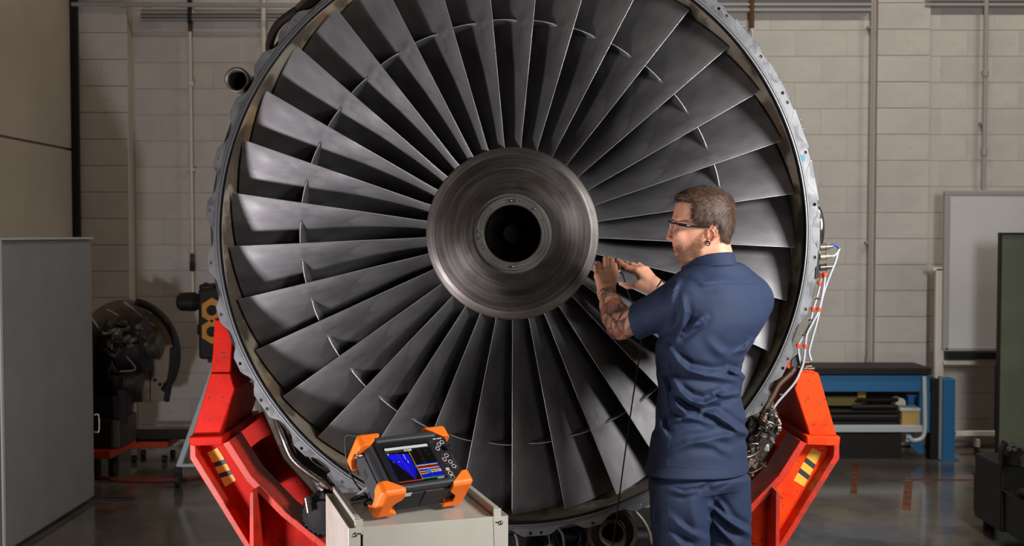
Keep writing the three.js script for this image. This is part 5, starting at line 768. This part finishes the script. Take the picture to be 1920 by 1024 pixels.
function torsoField(shrink) {
  return (x, y, z) => { const row = clamp(rowOf(y, TZ(600)), 486, 900), [l, r] = torsoTab(row), zc = TZ(row), cx = colX((l + r) / 2, zc), hw = (r - l) / 2 * (EYE.z - zc) / FOCAL - shrink, w = hw * 1.13, d = hw * 0.80, qx = x - cx, qz = z - zc, a = qx * LAT.x + qz * LAT.z, b = qx * FRO.x + qz * FRO.z, n = 2.25, k = Math.pow(Math.pow(Math.abs(a) / w, n) + Math.pow(Math.abs(b) / d, n), 1 / n); return (k - 1) * Math.min(w, d); };
}
const innerTorso = torsoField(0.022), yTop = at(1330, 506, ZM).y, yHem = at(1310, 881, ZM).y;
const bodyGeo = paint(surfaceNets((x, y, z) => { let d = smax(innerTorso(x, y, z), Math.max(y - yTop + 0.02, yHem + 0.03 - y), 0.03); d = smin(d, armL(x, y, z), 0.02); d = smin(d, armR(x, y, z), 0.02); const q = V(x - HC.x, y - HC.y, z - HC.z); return smin(d, neckF(q.x * hc - q.z * hs, q.y, q.x * hs + q.z * hc), 0.03); }, V(0.34, 0.85, 0.0), V(0.92, 1.66, 0.72), 0.011), skinTone);
{ // the coarse trunk keeps only what the fine pieces do not already show
  const p = bodyGeo.attributes.position, keep = [], inFine = (i) => { const x = p.getX(i), y = p.getY(i), z = p.getZ(i), q = V(x, y, z); const t = q.clone().sub(EL).dot(axisL) / lenL; const s = SL.clone().sub(EL), u = q.clone().sub(EL).dot(s) / s.lengthSq(); if (q.distanceTo(EL.clone().lerp(WL, clamp(t))) < 0.075 && u < 0.30) return true; if (q.distanceTo(WR) < 0.032) return true; return y > HC.y - 0.14 && Math.hypot(x - HC.x, z - HC.z) < 0.13; };
  const ix = bodyGeo.index.array; for (let i = 0; i < ix.length; i += 3) if (!(inFine(ix[i]) && inFine(ix[i + 1]) && inFine(ix[i + 2]))) keep.push(ix[i], ix[i + 1], ix[i + 2]); bodyGeo.setIndex(keep);
}
const skinMat = phys({ vertexColors: true, roughness: 0.52, specularIntensity: 0.6, sheen: 0.25, sheenRoughness: 0.6, sheenColor: new THREE.Color(0xffb8a0), bumpMap: rep(T.grain, 12), bumpScale: 0.00015 });
part('body', mergeGeometries([headGeo, lhGeo, rhGeo, laGeo, bodyGeo].map((g) => { const h = g.toNonIndexed(); return h; })), skinMat, man);

// --- shirt and trousers, with folds modelled into the cloth
const foldRows = [ // polylines in photo pixels: [points, half width in pixels, height in metres]
  [[[1256, 655], [1272, 678], [1292, 695], [1325, 705], [1362, 709], [1398, 708]], 7, 0.011], [[[1300, 690], [1335, 698], [1372, 697], [1400, 690]], 6, 0.006],
  [[[1262, 712], [1276, 736], [1296, 752], [1322, 758], [1348, 748], [1366, 732]], 7, 0.011], [[[1260, 735], [1270, 760], [1288, 776], [1312, 778]], 6, 0.009], [[[1310, 760], [1318, 772], [1340, 776], [1362, 790], [1385, 806], [1402, 812]], 7, 0.010], [[[1258, 792], [1282, 784], [1310, 786], [1338, 794]], 6, 0.008],
  [[[1340, 740], [1362, 742], [1385, 738]], 5, 0.007], [[[1365, 690], [1380, 700], [1396, 703]], 5, 0.008], [[[1262, 845], [1290, 832], [1325, 826], [1368, 818], [1398, 812]], 8, 0.006], [[[1252, 820], [1240, 800], [1236, 770]], 6, 0.006], [[[1238, 700], [1248, 730], [1252, 760]], 6, 0.006],
  [[[1280, 560], [1284, 585], [1280, 612], [1266, 640]], 7, 0.006], [[[1290, 612], [1310, 600], [1322, 596]], 6, 0.006], [[[1282, 628], [1300, 612], [1318, 606]], 5, 0.006], [[[1410, 640], [1398, 655], [1380, 662]], 6, 0.006], [[[1300, 520], [1320, 530], [1350, 528]], 8, 0.004], [[[1270, 530], [1262, 545], [1258, 565]], 6, 0.005],
  [[[1312, 830], [1345, 836], [1370, 850]], 7, 0.004], [[[1330, 640], [1350, 660], [1370, 668]], 9, 0.004],
];
const trouserFolds = [[[[1256, 900], [1285, 912], [1312, 906], [1330, 897]], 6, 0.009], [[[1258, 918], [1285, 926], [1308, 920]], 5, 0.006], [[[1340, 912], [1360, 900], [1380, 892]], 5, 0.007], [[[1338, 950], [1365, 975], [1390, 990], [1408, 1000]], 7, 0.010], [[[1340, 975], [1360, 1000], [1385, 1022]], 7, 0.008], [[[1255, 965], [1275, 985], [1300, 1002], [1325, 1010]], 7, 0.006], [[[1255, 1000], [1280, 1024], [1310, 1040]], 7, 0.008], [[[1228, 930], [1226, 970], [1236, 1010]], 6, 0.006], [[[1345, 935], [1362, 955], [1372, 970]], 5, 0.005], [[[1300, 940], [1306, 980], [1310, 1020]], 10, 0.004]];
function foldField(list) {
  const gauss = (x) => Math.exp(-x * x);
  const folds = list.map(([pts, w, h]) => ({ w, h, lo: Math.min(...pts.map((p) => p[1])) - 4 * w, hi: Math.max(...pts.map((p) => p[1])) + 4 * w, x0: Math.min(...pts.map((p) => p[0])) - 4 * w, x1: Math.max(...pts.map((p) => p[0])) + 4 * w, pts }));
  return (col, row) => {
    let up = 0;
    for (const f of folds) {
      if (row < f.lo || row > f.hi || col < f.x0 || col > f.x1) continue;
      let d = 1e9, along = 0; const n = f.pts.length - 1;
      for (let i = 0; i < n; i++) { const [x0, y0] = f.pts[i], [x1, y1] = f.pts[i + 1], dx = x1 - x0, dy = y1 - y0, t = clamp(((col - x0) * dx + (row - y0) * dy) / (dx * dx + dy * dy)), q = Math.hypot(col - x0 - dx * t, row - y0 - dy * t); if (q < d) { d = q; along = (i + t) / n; } }
      const end = 0.25 + 0.75 * Math.sin(Math.PI * clamp(along, 0.04, 0.96));
      up += 1.9 * f.h * end * (gauss(d / (0.82 * f.w)) - 0.45 * gauss((d - 1.8 * f.w) / (1.0 * f.w)));
    }
    return up;
  };
}
const shirtFold = foldField(foldRows.filter(Array.isArray)), pantFold = foldField(trouserFolds);
const clothNoise = (x, y, z, s) => 0.004 * (noise3(x * 9, y * 9, z * 9, s) - 0.5) + 0.003 * (noise3(x * 26, y * 26, z * 26, s + 5) - 0.5);
const outerTorso = torsoField(0.0), CUT_L = 0.74, upL = EL.clone().sub(SL), lenU = upL.length(); upL.normalize(); const upR = ER.clone().sub(SR), lenUR = upR.length(); upR.normalize();
const delt = cone(at(1296, 556, 0.49), at(1262, 572, 0.475), 0.068, 0.069), sleeveL = cone(SL.clone().add(V(-0.02, -0.004, 0)), at(1188, 606, 0.405), 0.070, 0.0585), holeL = cone(SL.clone().add(V(-0.02, -0.004, 0)), at(1188, 606, 0.405).add(SL.clone().add(V(-0.02, -0.004, 0)).sub(at(1188, 606, 0.405)).multiplyScalar(-0.35)), 0.058, 0.0465), sleeveR = cone(SR, SR.clone().addScaledVector(upR, lenUR * 0.8), 0.070, 0.062), deltR = ell(at(1408, 568, 0.335), 0.055, 0.075, 0.075), trap = cone(at(1344, 500, 0.415), at(1300, 545, 0.47), 0.058, 0.058), trapR = cone(at(1350, 500, 0.41), at(1404, 548, 0.345), 0.060, 0.056);
const cutP = at(1193, 610, 0.41), cutN = V(-0.86, -0.22, -0.46).normalize();
const shirtTop = at(1330, 498, ZM).y, shirtLid = at(1330, 492, ZM).y;
function shirtF(x, y, z) {
  let d = smax(outerTorso(x, y, z) - 0.006 * smooth(yHem + 0.05, yHem, y), y - shirtTop, 0.05); d = smin(d, trap(x, y, z), 0.05); d = smin(d, trapR(x, y, z), 0.05); d = smin(d, deltR(x, y, z), 0.03); d = smin(d, smax(sleeveR(x, y, z), (x - SR.x) * upR.x + (y - SR.y) * upR.y + (z - SR.z) * upR.z - lenUR * 0.74, 0.006), 0.02);
  const c = (x - cutP.x) * cutN.x + (y - cutP.y) * cutN.y + (z - cutP.z) * cutN.z; let s = smin(sleeveL(x, y, z), delt(x, y, z), 0.02); s = smax(s, c, 0.005); d = smin(d, s, 0.026);
  if (c > -0.05) d = smax(d, -Math.max(holeL(x, y, z), -c - 0.05), 0.004);
  const col = 960 + FOCAL * (x - EYE.x) / (EYE.z - z), row = rowOf(y, z), face = z > 0.36 ? 1 : 0.3;
  d -= face * (row < 885 ? shirtFold(col, row) : 0) + clothNoise(x, y, z, 40) * 1.4;
  const hem = yHem + 0.006 * Math.sin(x * 14) ; d = smax(d, hem - y, 0.004); return smax(d, y - shirtLid, 0.02);
}
M.cloth = phys({ color: 0x0e2344, roughness: 0.78, sheen: 0.05, sheenRoughness: 0.5, sheenColor: new THREE.Color(0x5a7db8), map: rep(texture(512, (u, v) => 0.93 + 0.14 * (fbm(u, v, 6, 6, 701, 6) - 0.5) + 0.08 * (fbm(u, v, 110, 110, 711, 2) - 0.5), true), 4), bumpMap: rep(texture(512, (u, v) => 0.5 + 0.25 * Math.sin(2 * Math.PI * (u * 64 + v * 64)) + 0.3 * (fbm(u, v, 100, 100, 721, 2) - 0.5)), 9), bumpScale: 0.0004 });
M.thread = std({ color: 0x182845, roughness: 0.9 });
const shirt = part('shirt', surfaceNets(shirtF, V(0.36, yHem - 0.03, 0.05), V(0.94, at(1330, 470, ZM).y, 0.66), 0.0046), M.cloth, man, 'navy short-sleeved work shirt');
// seams lie on the cloth: march towards it from the viewer's side
function onCloth(f, px, py, z0 = 0.75) { const p0 = at(px, py, z0), d = p0.clone().sub(EYE).normalize(); let t = 0; for (let i = 0; i < 160; i++) { const q = p0.clone().addScaledVector(d, t), v = f(q.x, q.y, q.z); if (v < 0.0006) return q; t += Math.max(v * 0.7, 0.0012); if (t > 0.7) break; } return null; }
function seam(f, pts, r, parent, name = 'seam', m = M.thread) { const c = new THREE.CatmullRomCurve3(pts.map(([x, y]) => V(x, y, 0))), list = c.getPoints(pts.length * 6).map((p) => onCloth(f, p.x, p.y)).filter(Boolean); if (list.length > 3) part(name, tube(list, r, list.length * 2, 6), m, parent); }
seam(shirtF, [[1262, 546], [1290, 538], [1325, 534.5], [1370, 532], [1424, 532]], 0.0016, shirt); seam(shirtF, [[1256, 536], [1266, 552], [1274, 580], [1276, 604], [1266, 622], [1250, 640]], 0.0018, shirt);
seam(shirtF, [[1252, 650], [1257, 700], [1256, 760], [1256, 800], [1252, 850], [1251, 878]], 0.0016, shirt); seam(shirtF, [[1222, 872], [1260, 874], [1320, 879], [1370, 876], [1399, 870]], 0.0012, shirt, 'hem_stitch'); seam(shirtF, [[1192, 580], [1200, 596], [1207, 615], [1216, 636]], 0.0012, shirt, 'hem_stitch');
{ // folded collar: a band that turns over, open at the throat
  const N = 48, pos = [], idx = [], prof = [[0.0, -0.034], [0.0005, 0.006], [0.002, 0.011], [0.006, 0.0115], [0.0095, 0.008], [0.017, -0.022], [0.020, -0.031], [0.0185, -0.032], [0.0145, -0.024], [0.007, 0.002], [0.004, 0.006], [0.0025, 0.002], [0.002, -0.034]];
  const cen = at(1334, 484, 0.41);
  for (let i = 0; i <= N; i++) {
    const a = R(-150 + 300 * i / N), dir = FRO.clone().multiplyScalar(-Math.cos(a)).addScaledVector(LAT, Math.sin(a)), back = Math.cos(a), drop = -0.020 * (1 - back) * 0.75 - 0.03 * smooth(0.2, -1, back), rad = 0.0700 + 0.012 * smooth(0.3, -1, back);
    for (const [o, h] of prof) { const q = cen.clone().addScaledVector(dir, rad + o * (1 + 0.3 * Math.sin(a * 3) * 0.3)); q.y += 0.010 + drop + h * (1 + 0.25 * smooth(0.4, -1, back)); q.addScaledVector(FRO, 0.016 * (0.5 - 0.5 * back)); pos.push(q.x, q.y, q.z); }
  }
  const m = prof.length; for (let i = 0; i < N; i++) for (let j = 0; j < m; j++) { const a = i * m + j, b = i * m + (j + 1) % m; idx.push(a, b, a + m, b, b + m, a + m); }
  const g = new THREE.BufferGeometry(); g.setAttribute('position', new THREE.Float32BufferAttribute(pos, 3)); g.setIndex(idx); part('collar', metric(toCreasedNormals(g, 1.2)), M.cloth, shirt);
}
// trousers and boots
const HL = at(1276, 905, 0.50), HR = at(1354, 900, 0.40), KL = V(HL.x + 0.005, 0.50, 0.50), KR = V(HR.x + 0.012, 0.50, 0.40), AL = V(KL.x + 0.01, 0.11, 0.47), AR = V(KR.x + 0.02, 0.11, 0.36);
const legL = unionOf([cone(HL, KL, 0.104, 0.092), cone(KL, AL, 0.092, 0.076)], 0.03), legR = unionOf([cone(HR, KR, 0.096, 0.092), cone(KR, AR, 0.092, 0.076)], 0.03), pelvis = ell(at(1312, 880, 0.445), 0.138, 0.11, 0.128);
function pantF(x, y, z) { const l = legL(x, y, z), r = legR(x, y, z); let d = smin(smin(l, r, 0.012), pelvis(x, y, z), 0.03); if (y > 0.78) d = smax(smin(d, outerTorso(x, y, z) + 0.018, 0.02), y - yHem - 0.05, 0.01); const col = 960 + FOCAL * (x - EYE.x) / (EYE.z - z), row = rowOf(y, z); d -= (row < 1060 ? pantFold(col, row) * smooth(884, 896, row) : 0) + clothNoise(x, y, z, 60) * 1.6; if (y > yHem - 0.06) d = smax(d, outerTorso(x, y, z) + lerp(-0.035, 0.013, smooth(yHem - 0.055, yHem + 0.004, y)), 0.006); return smax(d, 0.075 - y, 0.004); }
const pants = part('trousers', surfaceNets(pantF, V(0.36, 0.04, 0.2), V(0.94, yHem + 0.07, 0.68), 0.0064), M.cloth, man, 'navy work trousers');
seam(pantF, [[1249, 886], [1251, 920], [1254, 960], [1255, 1000], [1253, 1040]], 0.0016, pants); seam(pantF, [[1336, 886], [1337, 893], [1336, 899]], 0.0014, pants);
for (const [a, k] of [[AL, 0], [AR, 1]]) { const toe = FRO.clone().multiplyScalar(0.17), f = unionOf([cone(a.clone().setY(0.16), a.clone().setY(0.05), 0.05, 0.05), cone(a.clone().setY(0.05), a.clone().add(toe).setY(0.045), 0.05, 0.042)], 0.03); part('boot', surfaceNets((x, y, z) => smax(f(x, y, z), 0.002 - y, 0.004), ...bounds([a.clone().setY(0.0), a.clone().setY(0.17), a.clone().add(toe).setY(0.04)], 0.06), 0.009), M.rubber, man); }

// --- hair: a close shell with many locks, combed away from the crown
const hairTab = levels([[349, 1317.5, 1325.5, 0.0040], [353, 1297.5, 1343.5, 0.0270], [358, 1281.5, 1355.5, 0.0450], [365, 1271.5, 1365.5, 0.0590], [370, 1266.0, 1371.5, 0.0690], [380, 1265.5, 1375.0, 0.0760], [395, 1263.5, 1376.5, 0.0810], [408, 1262.5, 1377.0, 0.0820], [420, 1263.5, 1376.5, 0.0815], [432, 1264.5, 1374.5, 0.0800], [446, 1264.5, 1370.0, 0.0750], [460, 1265.5, 1367.0, 0.0650], [474, 1269.5, 1365.5, 0.0570]]), hairLoft = loftField(hairTab, 349, 474);
const hairPoly = [[1250, 330], [1258, 372], [1266, 378], [1280, 381], [1295, 385], [1293, 392], [1289.5, 405], [1292, 413], [1297, 419], [1305, 423], [1306.5, 434], [1309, 440], [1312.5, 437], [1314, 425], [1329, 425.5], [1338, 424], [1343.5, 433], [1343, 447], [1347, 457], [1356, 468], [1364, 473.5], [1400, 474], [1400, 330]];
const hairF = (x, y, z) => { const row = 420 - y / PX, col = 1318 + x / PX, shell = Math.max(hairLoft(x, y, z), -(skullF(x, y, z) + 0.004)), m = polyDist(hairPoly, col, row) * PX, fade = 0.006 * smooth(-0.03, 0.0, m); return smax(shell + fade + 0.0022 * (noise3(x * 70, y * 160, z * 70, 81) - 0.4), m, 0.006); };
const hairGeo = surfaceNets(hairF, V(-0.13, -0.12, -0.1), V(0.13, 0.15, 0.1), 0.0036); const crown = hp(1362, 390, 0.02);
const lockCol = ['#35241a', '#452f22', '#533a2a', '#664936', '#2a1c15'].map(lin);
function locks(geo, n, seed, flow, len, wid, lift, cols, accept) {
  const r = rng(seed), p = geo.attributes.position, nm = geo.attributes.normal, pos = [], col = [], idx = [];
  for (let k = 0, made = 0; k < n * 6 && made < n; k++) {
    const i = Math.floor(r() * p.count), a = V().fromBufferAttribute(p, i), nn = V().fromBufferAttribute(nm, i); if (accept && !accept(a, nn, r)) continue; made++;
    const d = flow(a, nn, r); d.addScaledVector(nn, -d.dot(nn)).normalize(); const s = d.clone().cross(nn).normalize(), L0 = len * (0.6 + 0.8 * r()), w = wid * (0.7 + 0.6 * r()), c = cols[Math.floor(r() * cols.length)], base = pos.length / 3, q = a.clone().addScaledVector(nn, -0.001), up = lift * (0.3 + 1.2 * r()); s.applyAxisAngle(nn, (r() - 0.5) * 0.5);
    for (let j = 0; j <= 3; j++) { const t = j / 3, c0 = q.clone().addScaledVector(d, L0 * t).addScaledVector(nn, up * Math.sin(t * 2.4) * L0), ww = w * (1 - t * t * 0.9); if (j === 3) { pos.push(...c0.toArray()); col.push(...c); } else { pos.push(...c0.clone().addScaledVector(s, -ww).toArray(), ...c0.clone().addScaledVector(s, ww).toArray()); col.push(...c, ...c); } }
    for (let j = 0; j < 2; j++) { const b = base + 2 * j; idx.push(b, b + 1, b + 2, b + 1, b + 3, b + 2); } idx.push(base + 4, base + 5, base + 6);
  }
  const g = new THREE.BufferGeometry(); g.setAttribute('position', new THREE.Float32BufferAttribute(pos, 3)); g.setAttribute('color', new THREE.Float32BufferAttribute(col, 3)); g.setIndex(idx); g.computeVertexNormals(); g.setAttribute('uv', new THREE.BufferAttribute(new Float32Array(pos.length / 3 * 2), 2)); return g;
}
const hairFlow = (a, n, r) => { const d = a.clone().sub(crown); d.normalize(); if (a.y < 0.055) d.add(V(0.15, -0.9 * smooth(0.07, -0.03, a.y), 0)); if (a.x < -0.03 && a.y > 0.05) d.add(V(-0.3, 0.25, 0.2)); return d.add(V(r() - 0.5, r() - 0.5, r() - 0.5).multiplyScalar(0.45)); };
const hairMat = std({ vertexColors: true, roughness: 0.6, side: THREE.DoubleSide });
paint(hairGeo, (x, y, z) => mixc(lockCol[4], lockCol[1], noise3(x * 120, y * 50, z * 120, 88)));
const strands = locks(hairGeo, 22000, 515, hairFlow, 0.019, 0.00055, 0.13, lockCol, (a, n) => hairLoft(a.x, a.y, a.z) > -0.008);
part('hair', mergeGeometries([hairGeo.toNonIndexed(), strands.toNonIndexed()]).applyMatrix4(headMatrix), hairMat, man, 'short brown hair');
{ // stubble beard
  const hg = headGeo.clone().applyMatrix4(headMatrix.clone().invert()); const g = locks(hg, 7500, 99, (a, n, r) => V(0.25 + r() - 0.5, -1, (r() - 0.5) * 0.8), 0.0052, 0.00035, 0.5, ['#8a6248', '#6f4c37', '#9b7256'].map(lin), (a, n, r) => { const row = 420 - a.y / PX, col = 1318 + a.x / PX; if (col < 1272 && row > 464 && row < 479 && Math.abs(a.z) < 0.022) return false; return r() < beardness(row, col); });
  part('beard', g.applyMatrix4(headMatrix), hairMat, man, 'short stubble beard');
}
// --- safety glasses: frame, temples, clear wrap lens
{
  const gl = new THREE.Group(); gl.name = 'safety_glasses'; gl.applyMatrix4(headMatrix); man.add(gl); gl.userData.label = 'clear safety glasses with a black browline';
  const h = (px, py, c) => hp(px, py, c), dark = std({ color: 0x101012, roughness: 0.35 });
  for (const s of [1, -1]) part('temple', (() => { const a = h(1272, 421, s * 0.074), b = h(1292, 424.5, s * 0.081), c = h(1328, 426.5, s * 0.083), e = h(1341, 444, s * 0.084), g = [bar(a, b, 0.0100, 0.0036, 0.001), bar(b, c, 0.0072, 0.0034, 0.001)]; g.push(tube([c, h(1337, 430, s * 0.086), e], 0.0024, 16, 8)); return join(g); })(), dark, gl);
  const arc = (row, k, inset) => { const o = []; for (let i = 0; i <= 20; i++) { const a = -1 + 2 * i / 20; o.push(h(1254.5 + 18.5 * Math.pow(Math.abs(a), 2.0) + inset, row + k * Math.abs(a), a * 0.074)); } return o; };
  part('browline', tube(arc(414.0, 7.0, 0), 0.0032, 60, 8), dark, gl);
  const top = arc(414.5, 7, 0), bot = arc(440, 4, 2), pos = [], idx = []; for (let i = 0; i <= 20; i++) { const a = Math.abs(-1 + i / 10), notch = smooth(0.22, 0.0, a) * 0.026; for (let j = 0; j <= 6; j++) { const t = j / 6, q = top[i].clone().lerp(bot[i].clone().add(V(0, notch + (a > 0.75 ? 0.02 * (a - 0.75) / 0.25 : 0), 0)), t); q.x -= 0.0025 * Math.sin(t * Math.PI); pos.push(...q.toArray()); } }
  for (let i = 0; i < 20; i++) for (let j = 0; j < 6; j++) { const a = i * 7 + j; idx.push(a, a + 7, a + 1, a + 1, a + 7, a + 8); }
  const g = new THREE.BufferGeometry(); g.setAttribute('position', new THREE.Float32BufferAttribute(pos, 3)); g.setIndex(idx); g.computeVertexNormals(); part('lens', g, phys({ color: 0xf6f7f8, transmission: 1, thickness: 0, roughness: 0.03, ior: 1.5 }), gl, 'clear wrap lens');
  { const rim = []; for (let i = 0; i <= 20; i++) rim.push(V(pos[(i * 7 + 6) * 3], pos[(i * 7 + 6) * 3 + 1], pos[(i * 7 + 6) * 3 + 2])); part('lens_rim', tube(rim, 0.0009, 60, 6), phys({ color: 0xd8dde0, transmission: 0.6, roughness: 0.25, thickness: 0 }), gl); }
  const pm = std({ color: 0xb9bcc2, roughness: 0.5 }); part('temple_print', bar(h(1286, 423, 0.0818), h(1291.5, 424, 0.0826), 0.0022, 0.0014, 0.0003), pm, gl);
}
part('ear_tunnel', join([new THREE.TorusGeometry(0.0072, 0.0018, 10, 28)]).translate(0, 0, 0.0).applyMatrix4(new THREE.Matrix4().makeTranslation(...hp(1324.5, 456.2, 0.082).toArray())).applyMatrix4(headMatrix), std({ color: 0x0d0d0e, roughness: 0.3 }), man, 'black ear tunnel');
{ const d = WR.clone().sub(ER).normalize(), c = WR.clone().addScaledVector(d, -0.004), g = new THREE.TorusGeometry(0.0285, 0.0035, 8, 30); g.applyQuaternion(new THREE.Quaternion().setFromUnitVectors(V(0, 0, 1), d)); part('bracelet', g.translate(c.x, c.y, c.z), M.rubber, man, 'dark bracelet'); }
// --- the probe between his fingers and its cable
{
  const t = thing('probe', 'small silver and black test probe held between both hands against a fan blade', 'probe'), a = at(1153, 486, 0.045), b = at(1162, 508, 0.035);
  part('shoe', bar(a, b, 0.014, 0.026, 0.003), M.steel, t); part('wedge', bar(at(1128, 488, 0.03), at(1150, 488, 0.03), 0.014, 0.02, 0.003), M.black, t); part('connector', rod(b, at(1167, 514, 0.03), 0.005, 0.004), M.steel, t); part('knob', new THREE.SphereGeometry(0.0045, 10, 8).translate(...at(1162, 508, 0.05).toArray()), M.whitepaint, t);
}
solid('probe_cable', tube([at(1167, 514, 0.03), at(1178, 548, 0.04), at(1192, 590, 0.06), at(1202, 640, 0.08), at(1194, 700, 0.09), at(1184, 765, 0.10), at(1172, 850, 0.10), at(1160, 940, 0.09), at(1156, 968, 0.07), at(1152, 1000, 0.05), at(1146, 1040, 0.05)], 0.0026, 90, 8), M.rubber, 'thin black cable hanging from the hands down in front of the fan', 'cable');
renderer.render(scene, camera);
